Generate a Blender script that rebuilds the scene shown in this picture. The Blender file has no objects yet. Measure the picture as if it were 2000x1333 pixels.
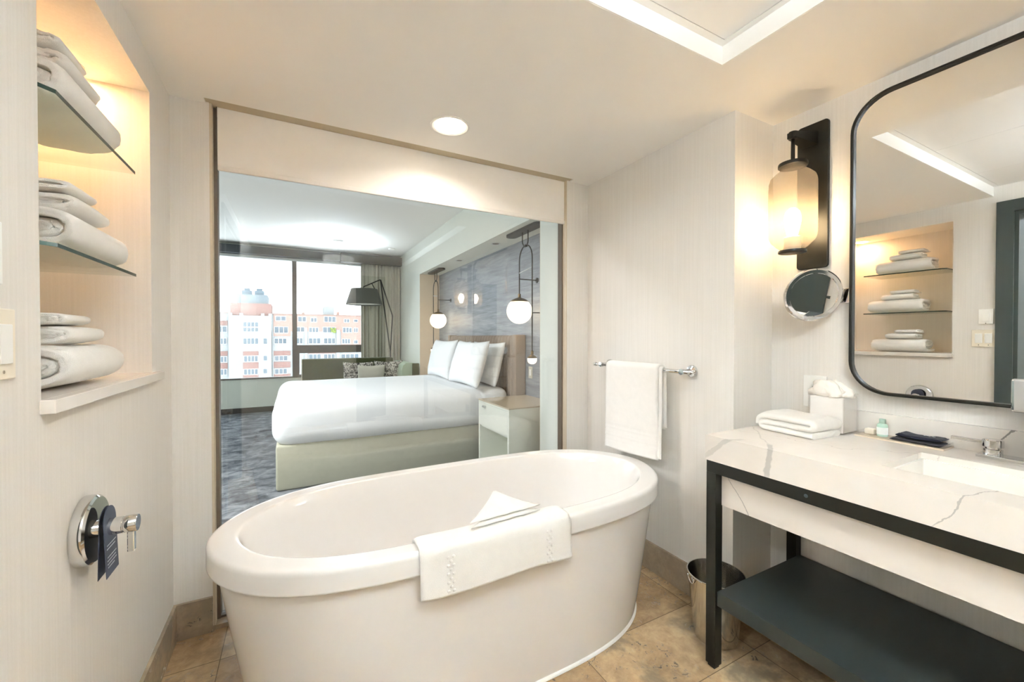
import bpy, bmesh, math, random
from mathutils import Vector, Matrix, noise
random.seed(7)
C = bpy.context.scene.collection
sc = bpy.context.scene
PI = math.pi

# ------------------------------------------------------------------ camera, sky, exposure
cam = bpy.data.cameras.new('camera')
cam.sensor_width = 36.0
cam.lens = 36.0 * 799.3 / 2000.0
cam.clip_start = 0.02
cam.clip_end = 500
co = bpy.data.objects.new('camera', cam)
C.objects.link(co)
co.location = (0, 0, 1.26)
co.rotation_euler = (math.radians(90 - 0.63), 0, math.radians(-27.97))
sc.camera = co

w = bpy.data.worlds.new('overcast_sky')
sc.world = w
w.use_nodes = True
wn = w.node_tree.nodes
wn['Background'].inputs[0].default_value = (0.88, 0.95, 1.0, 1)
wn['Background'].inputs[1].default_value = 2.6

sc.view_settings.view_transform = 'Standard'
sc.view_settings.look = 'None'
sc.view_settings.exposure = 1.2
sc.view_settings.gamma = 1.0
sc.view_settings.use_curve_mapping = False
sc.cycles.use_denoising = True
sc.cycles.max_bounces = 12
sc.cycles.diffuse_bounces = 6
sc.cycles.glossy_bounces = 6
sc.cycles.transmission_bounces = 8
sc.cycles.transparent_max_bounces = 24
sc.cycles.sample_clamp_indirect = 40
sc.cycles.caustics_reflective = False
sc.cycles.caustics_refractive = False

WARM = (1.0, 0.93, 0.85)
SOFT = (0.78, 0.90, 1.0)
def light(kind, loc, power, color, size=0.1, rot=(0, 0, 0), sizey=None, spread=None):
    l = bpy.data.lights.new('lamp_light', kind)
    l.energy = power
    l.color = color
    if kind == 'AREA':
        l.shape = 'DISK' if sizey is None else 'RECTANGLE'
        l.size = size
        if sizey: l.size_y = sizey
        if spread: l.spread = spread
    else:
        l.shadow_soft_size = size
    o = bpy.data.objects.new('lamp_light', l)
    o.location = loc
    o.rotation_euler = rot
    C.objects.link(o)
    return o
# bathroom lamps and added lights
light('AREA', (0.646, 1.833, 2.238), 2.0, WARM, 0.11, spread=math.radians(150))                   # can above the tub
light('AREA', (0.42, -0.35, 2.115), 60, SOFT, 0.28, (PI, 0, 0))       # added light from an unseen drum, upwards into the tray
light('AREA', (-0.65, 1.80, 2.112), 1.35, (1.0, 0.56, 0.24), 0.08)    # niche downlight
light('POINT', (1.85, 0.972, 1.745), 2.0, (1.0, 0.82, 0.60), 0.035)   # sconce bulb
light('POINT', (1.85, -0.438, 1.745), 2.0, (1.0, 0.82, 0.60), 0.035)  # second sconce bulb
light('AREA', (-1.2, 0.3, 2.3), 10, SOFT, 0.3)                        # added light to brighten the hallway, no fixture
# bedroom lamps and an added light
light('POINT', (1.91, 3.45, 1.504), 7.0, (1.0, 0.72, 0.42), 0.11)
light('POINT', (1.91, 5.96, 1.504), 7.0, (1.0, 0.72, 0.42), 0.11)
light('POINT', (1.91, 3.195, 1.05), 0.6, (1.0, 0.72, 0.42), 0.04)
light('POINT', (1.91, 6.215, 1.05), 0.6, (1.0, 0.72, 0.42), 0.04)
light('AREA', (-1.7, 3.0, 2.70), 78, (0.95, 0.97, 1.0), 0.5)          # added fill light for the bedroom, out of view, no fixture
# daylight coming in at the bedroom window
p = light('AREA', (-1.95, 8.02, 1.57), 1, (1, 1, 1), 6.1, (math.radians(-90), 0, 0), 2.05)
p.data.cycles.is_portal = True

# ------------------------------------------------------------------ materials
def rgb(h):
    h = h.lstrip('#')
    c = [int(h[i:i+2], 16) / 255 for i in (0, 2, 4)]
    return tuple(x / 12.92 if x <= .04045 else ((x + .055) / 1.055) ** 2.4 for x in c) + (1,)
class N:
    def __init__(s, name):
        s.m = bpy.data.materials.new(name)
        s.m.use_nodes = True
        s.t = s.m.node_tree
        s.b = s.t.nodes['Principled BSDF']
        s.out = s.t.nodes['Material Output']
        s._o = None
    def n(s, kind, **kw):
        nd = s.t.nodes.new('ShaderNode' + kind)
        for k, v in kw.items():
            if k[0] == '_':
                s.set(nd.inputs[int(k[1:])], v)
            elif k in nd.inputs.keys() if hasattr(nd.inputs, 'keys') else False:
                s.set(nd.inputs[k], v)
            else:
                setattr(nd, k, v)
        return nd
    def set(s, sock, v):
        if isinstance(v, bpy.types.NodeSocket): s.t.links.new(v, sock)
        else: sock.default_value = v
    def obj(s):
        if s._o is None: s._o = s.n('TexCoord').outputs['Object']
        return s._o
    def geo(s):
        return s.n('NewGeometry').outputs['Position']
    def math(s, op, a, b=0.0, c=0.0):
        nd = s.n('Math', operation=op)
        s.set(nd.inputs[0], a); s.set(nd.inputs[1], b); s.set(nd.inputs[2], c)
        return nd.outputs[0]
    def map(s, vec, scale=(1, 1, 1), loc=(0, 0, 0)):
        nd = s.n('Mapping')
        s.set(nd.inputs['Vector'], vec)
        nd.inputs['Scale'].default_value = scale
        nd.inputs['Location'].default_value = loc
        return nd.outputs[0]
    def noise(s, vec, scale=5, detail=3, rough=.5, dist=0):
        nd = s.n('TexNoise')
        s.set(nd.inputs['Vector'], vec)
        nd.inputs['Scale'].default_value = scale
        nd.inputs['Detail'].default_value = detail
        nd.inputs['Roughness'].default_value = rough
        nd.inputs['Distortion'].default_value = dist
        return nd.outputs[0]
    def ramp(s, fac, stops):
        nd = s.n('ValToRGB')
        s.set(nd.inputs[0], fac)
        e = nd.color_ramp.elements
        while len(e) < len(stops): e.new(.5)
        for i, (p, c) in enumerate(stops):
            e[i].position = p
            e[i].color = c if len(c) == 4 else tuple(c) + (1,)
        return nd.outputs[0]
    def mix(s, fac, a, b, mode='MIX'):
        nd = s.n('Mix', data_type='RGBA', blend_type=mode)
        s.set(nd.inputs[0], fac); s.set(nd.inputs[6], a); s.set(nd.inputs[7], b)
        return nd.outputs[2]
    def smooth(s, v, a, b):
        nd = s.n('MapRange', interpolation_type='SMOOTHSTEP')
        s.set(nd.inputs[0], v)
        nd.inputs[1].default_value = a; nd.inputs[2].default_value = b
        return nd.outputs[0]
    def bump(s, h, strength=.2, dist=.01):
        nd = s.n('Bump')
        nd.inputs['Strength'].default_value = strength
        nd.inputs['Distance'].default_value = dist
        s.set(nd.inputs['Height'], h)
        s.t.links.new(nd.outputs[0], s.b.inputs['Normal'])
    def base(s, v): s.set(s.b.inputs['Base Color'], v)
    def p(s, **kw):
        for k, v in kw.items():
            s.set(s.b.inputs[k.replace('_', ' ')], v)
        return s
def plain(name, hexc, rough=.5, metal=0.0, spec=.5, var=.03, scale=40):
    n = N(name)
    c = rgb(hexc)
    f = n.noise(n.obj(), scale, 3)
    lo = tuple(x * (1 - var) for x in c[:3]) + (1,)
    hi = tuple(min(1, x * (1 + var)) for x in c[:3]) + (1,)
    n.base(n.mix(f, lo, hi))
    n.p(Roughness=rough, Metallic=metal, Specular_IOR_Level=spec)
    return n.m
def emit(name, hexc, strength):
    n = N(name)
    e = n.n('Emission')
    e.inputs[0].default_value = rgb(hexc)
    e.inputs[1].default_value = strength
    n.t.links.new(e.outputs[0], n.out.inputs[0])
    return n.m
def linen(name, a, b, axis='x'):
    n = N(name)
    f1 = n.noise(n.map(n.geo(), (130, 130, 2.2)), 1.0, 3, .6)
    f2 = n.noise(n.map(n.geo(), (420, 420, 160)), 1.0, 2, .6)
    f = n.math('ADD', n.math('MULTIPLY', f1, .65), n.math('MULTIPLY', f2, .35))
    n.base(n.ramp(f, [(.34, rgb(a)), (.66, rgb(b))]))
    n.p(Roughness=.72, Specular_IOR_Level=.25)
    n.bump(f, .12, .002)
    return n.m
def cloth(name, hexc, scale=900, bump=.5, var=.05, rough=.95):
    n = N(name)
    c = rgb(hexc)
    f = n.noise(n.obj(), scale, 2)
    g = n.noise(n.obj(), 30, 3)
    h = n.math('ADD', n.math('MULTIPLY', f, .5), n.math('MULTIPLY', g, .5))
    n.base(n.ramp(h, [(.3, tuple(x * (1 - var) for x in c[:3])), (.7, c)]))
    n.p(Roughness=rough, Specular_IOR_Level=.1, Sheen_Weight=.15)
    n.bump(f, bump, .002)
    return n.m

M = {}
M['wallpaper'] = linen('linen_wallpaper', 'e1ddd6', 'e8e4de')
M['paint'] = plain('ceiling_paint', 'f4f1ec', .8, var=.01, scale=3)
M['tray_paint'] = plain('tray_white_paint', 'f2efe9', .7, var=.01)
M['bed_ceiling'] = plain('bedroom_ceiling_paint', 'e8e6e1', .8, var=.01)
M['bed_wall'] = plain('bedroom_wall_paint', 'd9dcd3', .7, var=.015)
M['sill_wall'] = plain('grey_green_paint', 'c2c9c0', .6, var=.015)
M['niche_warm'] = plain('niche_side_paint', 'd8c6ae', .7, var=.015)
M['acrylic'] = plain('white_tub_acrylic', 'ebe8e5', .12, var=.01)
M['porcelain'] = plain('sink_porcelain', 'f1ede6', .08, var=.01)
M['caulk'] = plain('white_caulk', 'f6f4f0', .5)
M['towel'] = cloth('white_terry', 'f5f2ed', 700, .7, .06)
M['sheet'] = cloth('white_bed_linen', 'eef0f2', 400, .12, .03)
M['skirt'] = cloth('sage_bed_skirt', 'b3b19d', 900, .6, .12)
M['headboard'] = cloth('taupe_headboard', '9a8a7c', 700, .4, .08)
M['sofa'] = cloth('olive_velvet', '474b2f', 300, .3, .12)
M['sofa_light'] = cloth('sage_sofa_arm', 'a9b8a0', 300, .3, .08)
M['pillow_beige'] = cloth('beige_cushion', 'cfcabb', 500, .4, .06)
M['shade_grey'] = cloth('grey_shade_fabric', '5a5a53', 600, .2, .06)
M['blind'] = cloth('cream_blind_fabric', 'faf6f0', 900, .1, .03)
M['black'] = plain('black_powder_coat', '16150f', .42, 0, .4, .08)
M['bronze'] = plain('dark_bronze', '6b5e50', .5, 0, .4)
M['brass'] = plain('aged_brass', '6f5a36', .35, .9)
M['tan_trim'] = plain('tan_trim_paint', 'cfc0a8', .5)
M['shelf_dark'] = plain('dark_green_grey_lacquer', '2b3130', .38, 0, .5, .06)
M['door_dark'] = plain('door_frame_green_grey', '3a4341', .4)
M['chrome'] = plain('chrome', 'dcdcdc', .06, 1.0, .5, .01)
M['steel'] = plain('polished_steel', 'd8d6d2', .09, 1.0, .5, .02)
M['mirror'] = plain('mirror_silver', 'f2f2f0', .0, 1.0, .5, .0)
M['switch'] = plain('ivory_plastic', 'efe6d4', .35, var=.01)
M['switch_white'] = plain('white_plastic', 'f3f2ee', .3, var=.01)
M['slot'] = plain('slot_dark', '2a2724', .7)
M['slot_board'] = plain('blind_pocket_board', 'c0b39b', .8, var=.02)
M['navy'] = cloth('navy_pouch_fabric', '20212e', 600, .4, .2)
M['tag'] = plain('navy_card', '3b4154', .5, var=.02)
M['ink'] = plain('pale_print', 'c9ccd2', .6)
M['nightstand'] = plain('sage_lacquer', 'e6e8dd', .18, var=.01)
M['nightstand_top'] = plain('beige_glass_top', 'c4b49c', .08, var=.02)
M['lamp_black'] = plain('lamp_black_metal', '28241f', .4, .3)
M['valance'] = plain('dark_valance', '2e343a', .5)
M['valance_brown'] = plain('dark_brown_pelmet', '282622', .5)
M['win_frame'] = plain('bronze_window_frame', '57504a', .45, .3)
M['win_white'] = plain('white_window_bead', 'cfd3d3', .5)
M['curtain'] = cloth('oatmeal_curtain', 'c6c2b2', 500, .3, .12)
M['bulb'] = emit('bulb_glow', 'ffe0b0', 40)
M['globe'] = emit('opal_globe_glow', 'ffe9c4', 2.6)
M['can_glow'] = emit('downlight_glow', 'fff3df', 9)
M['niche_glow'] = emit('niche_light_glow', 'ffd9a0', 5)
M['added_drum_glow'] = emit('added_diffuser_glow', 'fff1de', .8)  # weak glow for the added drum light
M['paper'] = cloth('white_tissue', 'f5efe6', 200, .2, .03)
M['liquid'] = plain('pale_green_bottle', 'bfe0d2', .12, var=.03)
M['label_white'] = plain('white_label', 'eef3f1', .5)
M['cap'] = plain('bottle_cap', 'a9c3b2', .35)
M['soap'] = plain('wrapped_soap', 'f3ead9', .4)
M['conc_white'] = plain('white_render', '8c8f8f', .9, var=.03, scale=.4)
M['roof_grey'] = plain('grey_plant_room', '6a7276', .9, var=.06, scale=.6)
M['cool_unit'] = plain('cooling_unit_metal', '4f5f69', .6, var=.15, scale=1.5)
M['ext_frame'] = plain('white_window_frame', 'c4c6c4', .7)
M['ext_glass'] = plain('far_window_glass', '43505a', .12, 0, .8, .35, .5)
M['leaf'] = plain('balcony_leaves', '6b7d2e', .8, var=.4, scale=6)

def brickmat(name, a, b):
    n = N(name)
    t = n.n('TexBrick')
    t.inputs['Vector'].default_value = (0, 0, 0)
    v = n.n('CombineXYZ')
    sp = n.n('SeparateXYZ'); n.set(sp.inputs[0], n.geo())
    n.set(v.inputs[0], sp.outputs[0]); n.set(v.inputs[1], sp.outputs[2])
    n.set(t.inputs['Vector'], v.outputs[0])
    t.inputs['Scale'].default_value = 2.2
    t.inputs['Color1'].default_value = rgb(a); t.inputs['Color2'].default_value = rgb(b)
    t.inputs['Mortar'].default_value = rgb('9c8078'); t.inputs['Mortar Size'].default_value = .012
    n.base(t.outputs[0]); n.p(Roughness=.95)
    return n.m
M['brick_red'] = brickmat('orange_brick', '957b70', '8c7066')
M['brick_rose'] = brickmat('rose_brick', '7a5c56', '74564f')

def travertine(name, tiles=True, dark=1.0):
    n = N(name)
    g = n.geo()
    a = n.noise(g, 3.2, 6, .62, .6)
    b = n.noise(n.map(g, (7, 7, 7) if tiles else (7, 7, 7)), 3.0, 8, .7, .4)
    f = n.math('ADD', n.math('MULTIPLY', a, .55), n.math('MULTIPLY', b, .45))
    if not tiles: f = n.math('SUBTRACT', f, .09)
    col = n.ramp(f, [(.33, rgb('9c856a')), (.45, rgb('bca383')), (.55, rgb('d2b995')), (.68, rgb('e0cbac'))])
    grey = n.smooth(n.noise(g, 3.1, 5, .65, .3), .50, .64)
    col = n.mix(n.math('MULTIPLY', grey, .75 if tiles else .9), col, rgb('8b8171' if tiles else '8d8476'))
    if not tiles: col = n.mix(.5, col, rgb('9c9080'))
    pit = n.noise(n.map(g, (34, 34, 34)), 1.0, 5, .72, .8)
    reg = n.smooth(n.noise(g, 4.5, 3, .5), .46, .62)
    pm = n.math('MULTIPLY', n.smooth(pit, .555, .64), reg)
    col = n.mix(n.math('MULTIPLY', pm, .8), col, rgb('3d3428'))
    if tiles:
        sp = n.n('SeparateXYZ'); n.set(sp.inputs[0], g)
        fx = n.math('FRACT', n.math('DIVIDE', n.math('ADD', sp.outputs[0], .263 + 6.3), .63))
        fy = n.math('FRACT', n.math('DIVIDE', n.math('ADD', sp.outputs[1], 9.45 - .985), .315))
        ix = n.math('FLOOR', n.math('DIVIDE', n.math('ADD', sp.outputs[0], .263 + 6.3), .63))
        iy = n.math('FLOOR', n.math('DIVIDE', n.math('ADD', sp.outputs[1], 9.45 - .985), .315))
        cv = n.n('CombineXYZ'); n.set(cv.inputs[0], ix); n.set(cv.inputs[1], iy)
        wnz = n.n('TexWhiteNoise', noise_dimensions='3D'); n.set(wnz.inputs[0], cv.outputs[0])
        tint = n.ramp(wnz.outputs[0], [(0, rgb('d9cdbf')), (1, rgb('fffaf0'))])
        col = n.mix(1.0, col, tint, 'MULTIPLY')
        ex = n.math('SUBTRACT', .5, n.math('ABSOLUTE', n.math('SUBTRACT', fx, .5)))
        ey = n.math('SUBTRACT', .5, n.math('ABSOLUTE', n.math('SUBTRACT', fy, .5)))
        e = n.math('MINIMUM', n.math('MULTIPLY', ex, .63), n.math('MULTIPLY', ey, .315))
        j = n.math('SUBTRACT', 1.0, n.smooth(e, .0009, .0022))
        col = n.mix(n.math('MULTIPLY', j, .75), col, rgb('5a4a38'))
    n.base(col)
    n.p(Roughness=n.math('ADD', .22, n.math('MULTIPLY', pm, .5)), Specular_IOR_Level=.45)
    n.bump(n.math('SUBTRACT', 1.0, pm), .25, .003)
    return n.m
M['travertine'] = travertine('travertine_tiles')
M['travertine_base'] = travertine('travertine_skirting', False)

def quartz(name):
    n = N(name)
    g = n.geo()
    sp = n.n('SeparateXYZ'); n.set(sp.inputs[0], g)
    x, y, z = sp.outputs
    wob = n.math('SUBTRACT', n.noise(g, 9, 5, .6), .5)
    wob2 = n.math('SUBTRACT', n.noise(g, 3.5, 3, .5), .5)
    col = n.ramp(n.noise(g, 4, 4, .6), [(.3, rgb('e2dbd2')), (.7, rgb('e9e3dc'))])
    def vein(nx, ny, nz, c, width, amt, colr, wb=.06, wb2=.16, lim=None, lim2=None):
        nonlocal col
        d = n.math('ADD', n.math('MULTIPLY', x, nx), n.math('MULTIPLY', y, ny))
        d = n.math('ADD', d, n.math('MULTIPLY', z, nz))
        d = n.math('SUBTRACT', d, c)
        d = n.math('ADD', d, n.math('MULTIPLY', wob, wb))
        d = n.math('ADD', d, n.math('MULTIPLY', wob2, wb2))
        m = n.math('SUBTRACT', 1.0, n.smooth(n.math('ABSOLUTE', d), width * .6, width))
        for lm in (lim, lim2):
            if not lm: continue
            ax, lo, hi = lm
            v = (x, y, z)[ax]
            m = n.math('MULTIPLY', m, n.math('MULTIPLY', n.smooth(v, lo, lo + .03), n.math('SUBTRACT', 1.0, n.smooth(v, hi - .03, hi))))
        col = n.mix(n.math('MULTIPLY', m, amt), col, rgb(colr))
    vein(-.55, 1, 0.1, .125, .012, .7, 'b3b0aa', .05, .10, (0, 1.30, 1.47), (2, .775, .93))
    vein(-.8, 1, 0.1, -.235, .004, .4, 'b5b0a8', .05, .10, (0, 1.45, 1.80), (2, .775, .93))
    vein(.6, .8, .9, 2.375, .012, .6, 'b8b4ac', .05, .08, (1, .90, 1.06), (2, .775, .93))
    vein(.25, .97, .45, 1.09, .0022, .6, '9a9793', .05, .12, (0, 1.30, 1.58), (2, .775, .93))
    vein(.0, 1.2, -.8, .565, .0025, .7, '9a9793', .04, .06, (2, .5, .745), (1, .8, 1.05))
    vein(0, .97, .55, .905, .003, .8, '77736d', .05, .1, (0, 1.93, 2.1))
    vein(.9, .4, .3, 2.05, .002, .35, 'a8a49c', .1, .3)
    n.base(col)
    n.p(Roughness=.2, Specular_IOR_Level=.45)
    return n.m
M['quartz'] = quartz('white_veined_quartz')

def carpet():
    n = N('blue_grey_carpet')
    g = n.geo()
    f = n.noise(n.map(g, (1, 1.4, 1)), 6, 5, .75, .6)
    f2 = n.noise(g, 320, 2)
    n.base(n.mix(n.math('MULTIPLY', f2, .35), n.ramp(f, [(.36, rgb('43474c')), (.5, rgb('6e7277')), (.64, rgb('94979a'))]), rgb('4a4e54')))
    n.p(Roughness=1.0, Specular_IOR_Level=.05)
    n.bump(f2, .6, .004)
    return n.m
M['carpet'] = carpet()
def woodpanel():
    n = N('grey_plank_wallcovering')
    g = n.geo()
    f = n.noise(n.map(g, (1, 1.2, 14)), 2.2, 6, .65, .5)
    f2 = n.noise(n.map(g, (1, 3, 90)), 2.0, 3, .6)
    sp = n.n('SeparateXYZ'); n.set(sp.inputs[0], g)
    s = n.math('FRACT', n.math('DIVIDE', n.math('ADD', sp.outputs[2], .08), .62))
    seam = n.math('SUBTRACT', 1.0, n.smooth(n.math('MINIMUM', s, n.math('SUBTRACT', 1.0, s)), .002, .006))
    h = n.math('ADD', n.math('MULTIPLY', f, .7), n.math('MULTIPLY', f2, .3))
    n.base(n.mix(n.math('MULTIPLY', seam, .4), n.ramp(h, [(.34, rgb('6c6e74')), (.5, rgb('868a90')), (.66, rgb('9c9fa4'))]), rgb('4f4a48')))
    n.p(Roughness=.42, Specular_IOR_Level=.4)
    return n.m
M['panel'] = woodpanel()
def patterned():
    n = N('mottled_cushion_fabric')
    f = n.noise(n.obj(), 26, 4, .6, 1.5)
    n.base(n.ramp(f, [(.42, rgb('3e3a38')), (.5, rgb('8f8a84')), (.56, rgb('d8d4cc'))]))
    n.p(Roughness=.9, Specular_IOR_Level=.1)
    return n.m
M['patterned'] = patterned()
def glasspane(name, tint, r0=.06, rough=0.0):
    n = N(name)
    lw = n.n('LayerWeight'); lw.inputs['Blend'].default_value = .5
    f = n.math('POWER', lw.outputs['Facing'], 5.0)
    fac = n.math('ADD', r0, n.math('MULTIPLY', f, 1 - r0))
    tr = n.n('BsdfTransparent'); tr.inputs[0].default_value = tint
    gl = n.n('BsdfGlossy'); gl.inputs['Roughness'].default_value = rough
    mx = n.n('MixShader')
    n.set(mx.inputs[0], fac); n.set(mx.inputs[1], tr.outputs[0]); n.set(mx.inputs[2], gl.outputs[0])
    n.t.links.new(mx.outputs[0], n.out.inputs[0])
    return n.m
M['partition_glass'] = glasspane('partition_glass', (.965, .97, .967, 1), .085)
M['window_glass'] = glasspane('window_glass', (.95, .97, .98, 1), .04)
M['shelf_glass'] = glasspane('shelf_glass', (.93, .97, .945, 1), .05)
M['clear_acrylic'] = glasspane('clear_acrylic', (1, .995, .99, 1), .04)
M['glass_edge'] = plain('green_glass_edge', '274038', .15)
def frosted():
    n = N('frosted_lantern_glass')
    tr = n.n('BsdfTransparent'); tr.inputs[0].default_value = (1, .95, .88, 1)
    tl = n.n('BsdfTranslucent'); tl.inputs[0].default_value = (.20, .175, .145, 1)
    df = n.n('BsdfDiffuse'); df.inputs[0].default_value = (.42, .37, .32, 1)
    m1 = n.n('MixShader'); m1.inputs[0].default_value = .35
    n.set(m1.inputs[1], tl.outputs[0]); n.set(m1.inputs[2], df.outputs[0])
    m2 = n.n('MixShader'); m2.inputs[0].default_value = .46
    n.set(m2.inputs[1], tr.outputs[0]); n.set(m2.inputs[2], m1.outputs[0])
    n.t.links.new(m2.outputs[0], n.out.inputs[0])
    return n.m
M['frosted'] = frosted()

# ------------------------------------------------------------------ mesh helpers
def wloc(o):
    v = Vector((0, 0, 0))
    while o is not None:
        v = v + o.location
        o = o.parent
    return v
class MB:
    def __init__(s): s.bm = bmesh.new()
    def box(s, a, b, bev=0.0, seg=2):
        bm = bmesh.new()
        a, b = [min(p, q) for p, q in zip(a, b)], [max(p, q) for p, q in zip(a, b)]
        vs = [bm.verts.new((x, y, z)) for x in (a[0], b[0]) for y in (a[1], b[1]) for z in (a[2], b[2])]
        for f in ((0, 1, 3, 2), (4, 6, 7, 5), (0, 4, 5, 1), (2, 3, 7, 6), (0, 2, 6, 4), (1, 5, 7, 3)):
            bm.faces.new([vs[i] for i in f])
        if bev > 0:
            bmesh.ops.bevel(bm, geom=bm.edges[:], offset=bev, segments=seg, affect='EDGES', profile=.5)
            if seg > 2:
                for f in bm.faces: f.smooth = True
        s.join(bm); return s
    def join(s, bm, mat=None):
        if mat is not None: bmesh.ops.transform(bm, matrix=mat, verts=bm.verts)
        bmesh.ops.recalc_face_normals(bm, faces=bm.faces)
        me = bpy.data.meshes.new('tmp'); bm.to_mesh(me); bm.free()
        s.bm.from_mesh(me); bpy.data.meshes.remove(me)
    def grid(s, rows, closeu=False, closev=False, smooth=True, caps=False):
        """rows: list of lists of points"""
        bm = bmesh.new()
        V = [[bm.verts.new(p) for p in r] for r in rows]
        nr, nc = len(V), len(V[0])
        for i in range(nr if closeu else nr - 1):
            for j in range(nc if closev else nc - 1):
                q = [V[i][j], V[(i + 1) % nr][j], V[(i + 1) % nr][(j + 1) % nc], V[i][(j + 1) % nc]]
                if len(set(q)) == 4:
                    f = bm.faces.new(q); f.smooth = smooth
        if caps:
            for r in (V[0], V[-1]):
                try: bm.faces.new(r)
                except ValueError: pass
        bmesh.ops.remove_doubles(bm, verts=bm.verts, dist=1e-6)
        s.join(bm); return s
    def lathe(s, prof, loc=(0, 0, 0), axis=(0, 0, 1), seg=40):
        ax = Vector(axis).normalized()
        q = Vector((0, 0, 1)).rotation_difference(ax).to_matrix()
        rows = []
        for r, z in prof:
            rows.append([Vector(loc) + q @ Vector((max(r, 1e-5) * math.cos(2 * PI * k / seg), max(r, 1e-5) * math.sin(2 * PI * k / seg), z)) for k in range(seg)])
        bm = bmesh.new()
        V = [[bm.verts.new(p) for p in r] for r in rows]
        for i in range(len(V) - 1):
            for j in range(seg):
                f = bm.faces.new((V[i][j], V[i][(j + 1) % seg], V[i + 1][(j + 1) % seg], V[i + 1][j])); f.smooth = True
        bmesh.ops.remove_doubles(bm, verts=bm.verts, dist=2e-5)
        for e in bm.edges:
            if len(e.link_faces) == 2 and e.calc_face_angle(0) > .6: e.smooth = False
        s.join(bm); return s
    def tube(s, pts, r, seg=10, square=False):
        pts = [Vector(p) for p in pts]
        n = len(pts); rows = []
        up = Vector((0, 0, 1))
        prev = None
        for i, p in enumerate(pts):
            d = (pts[min(i + 1, n - 1)] - pts[max(i - 1, 0)]).normalized()
            if prev is None:
                a = d.cross(up)
                if a.length < 1e-3: a = d.cross(Vector((1, 0, 0)))
                a.normalize()
            else:
                a = prev - d * prev.dot(d); a.normalize()
            prev = a
            b = d.cross(a)
            k = 4 if square else seg
            o = PI / 4 if square else 0
            rr = r * (math.sqrt(2) if square else 1)
            rows.append([p + (a * math.cos(o + 2 * PI * j / k) + b * math.sin(o + 2 * PI * j / k)) * rr for j in range(k)])
        s.grid(rows, closev=True, smooth=not square, caps=True); return s
    def prism(s, poly, lo, hi, axis=2, bev=0.0):
        def P(p, h):
            v = [0, 0, 0]; k = [i for i in range(3) if i != axis]
            v[k[0]], v[k[1]], v[axis] = p[0], p[1], h
            return v
        bm = bmesh.new()
        a = [bm.verts.new(P(p, lo)) for p in poly]; b = [bm.verts.new(P(p, hi)) for p in poly]
        bm.faces.new(a); bm.faces.new(b)
        n = len(poly)
        for i in range(n): bm.faces.new((a[i], a[(i + 1) % n], b[(i + 1) % n], b[i]))
        bmesh.ops.recalc_face_normals(bm, faces=bm.faces)
        if bev > 0:
            bmesh.ops.bevel(bm, geom=bm.edges[:], offset=bev, segments=2, affect='EDGES', profile=.5)
        s.join(bm); return s
    def sphere(s, c, r, seg=32, zs=(1, 1, 1)):
        bm = bmesh.new()
        bmesh.ops.create_uvsphere(bm, u_segments=seg, v_segments=seg // 2, radius=r)
        for v in bm.verts: v.co = Vector((v.co.x * zs[0], v.co.y * zs[1], v.co.z * zs[2])) + Vector(c)
        for f in bm.faces: f.smooth = True
        s.join(bm); return s
    def build(s, name, m, parent=None, loc=None):
        off = wloc(parent) if parent else Vector(loc if loc else (0, 0, 0))
        for v in s.bm.verts: v.co -= off
        me = bpy.data.meshes.new(name); s.bm.to_mesh(me); s.bm.free()
        me.materials.append(M[m] if isinstance(m, str) else m)
        o = bpy.data.objects.new(name, me); C.objects.link(o)
        if parent: o.parent = parent
        elif loc: o.location = loc
        return o
def tag(o, label=None, cat=None, group=None, kind=None):
    if label: o['label'] = label
    if cat: o['category'] = cat
    if group: o['group'] = group
    if kind: o['kind'] = kind
    return o
def thing(name, label, cat, loc=(0, 0, 0), group=None):
    o = bpy.data.objects.new(name, None); C.objects.link(o)
    o.empty_display_size = .05
    o.location = loc
    return tag(o, label, cat, group)
def struct(name, mb, m, parent=None):
    o = mb.build(name, m, parent)
    if not parent: o['kind'] = 'structure'
    return o
def dup(r, loc, label=None, scale=None, rz=None):
    c = r.copy(); C.objects.link(c); c.location = loc
    if label: c['label'] = label
    if scale: c.scale = scale
    if rz is not None: c.rotation_euler = (0, 0, rz)
    for ch in list(r.children):
        d = ch.copy(); C.objects.link(d); d.parent = c
        for g in list(ch.children):
            e = g.copy(); C.objects.link(e); e.parent = d
    return c
def B(a, b, bev=0, seg=2): return MB().box(a, b, bev, seg)
def rough(o, amp, scale, seed=0):
    """gentle cloth irregularity in the mesh itself"""
    for v in o.data.vertices:
        q = v.co * scale + Vector((seed * 7.3, seed * 3.1, seed))
        v.co += Vector((noise.noise(q), noise.noise(q + Vector((31, 0, 0))), noise.noise(q + Vector((0, 47, 0))))) * amp
    return o

# ------------------------------------------------------------------ constants of the place
XL, YB, XR, YJ, XM, ZC = -.447, 2.137, 1.695, 1.124, 1.978, 2.244
YT, XT, ZT = .966, 1.377, 2.31
YBACK = -2.0
OL, OR = -.315, 1.53           # opening in the back wall
YR = 2.364                     # bedroom face of that wall
BZ = 2.775                     # bedroom ceiling
YW = 8.0                       # bedroom window wall
XO, XN = 1.787, 2.11           # bedroom right wall, its recess
NY0, NY1, NZ = 2.87, 6.54, 2.266

# ------------------------------------------------------------------ bathroom shell
struct('floor', B((-.6, -2.1, -.12), (2.1, 2.30, 0)), 'travertine')
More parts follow.
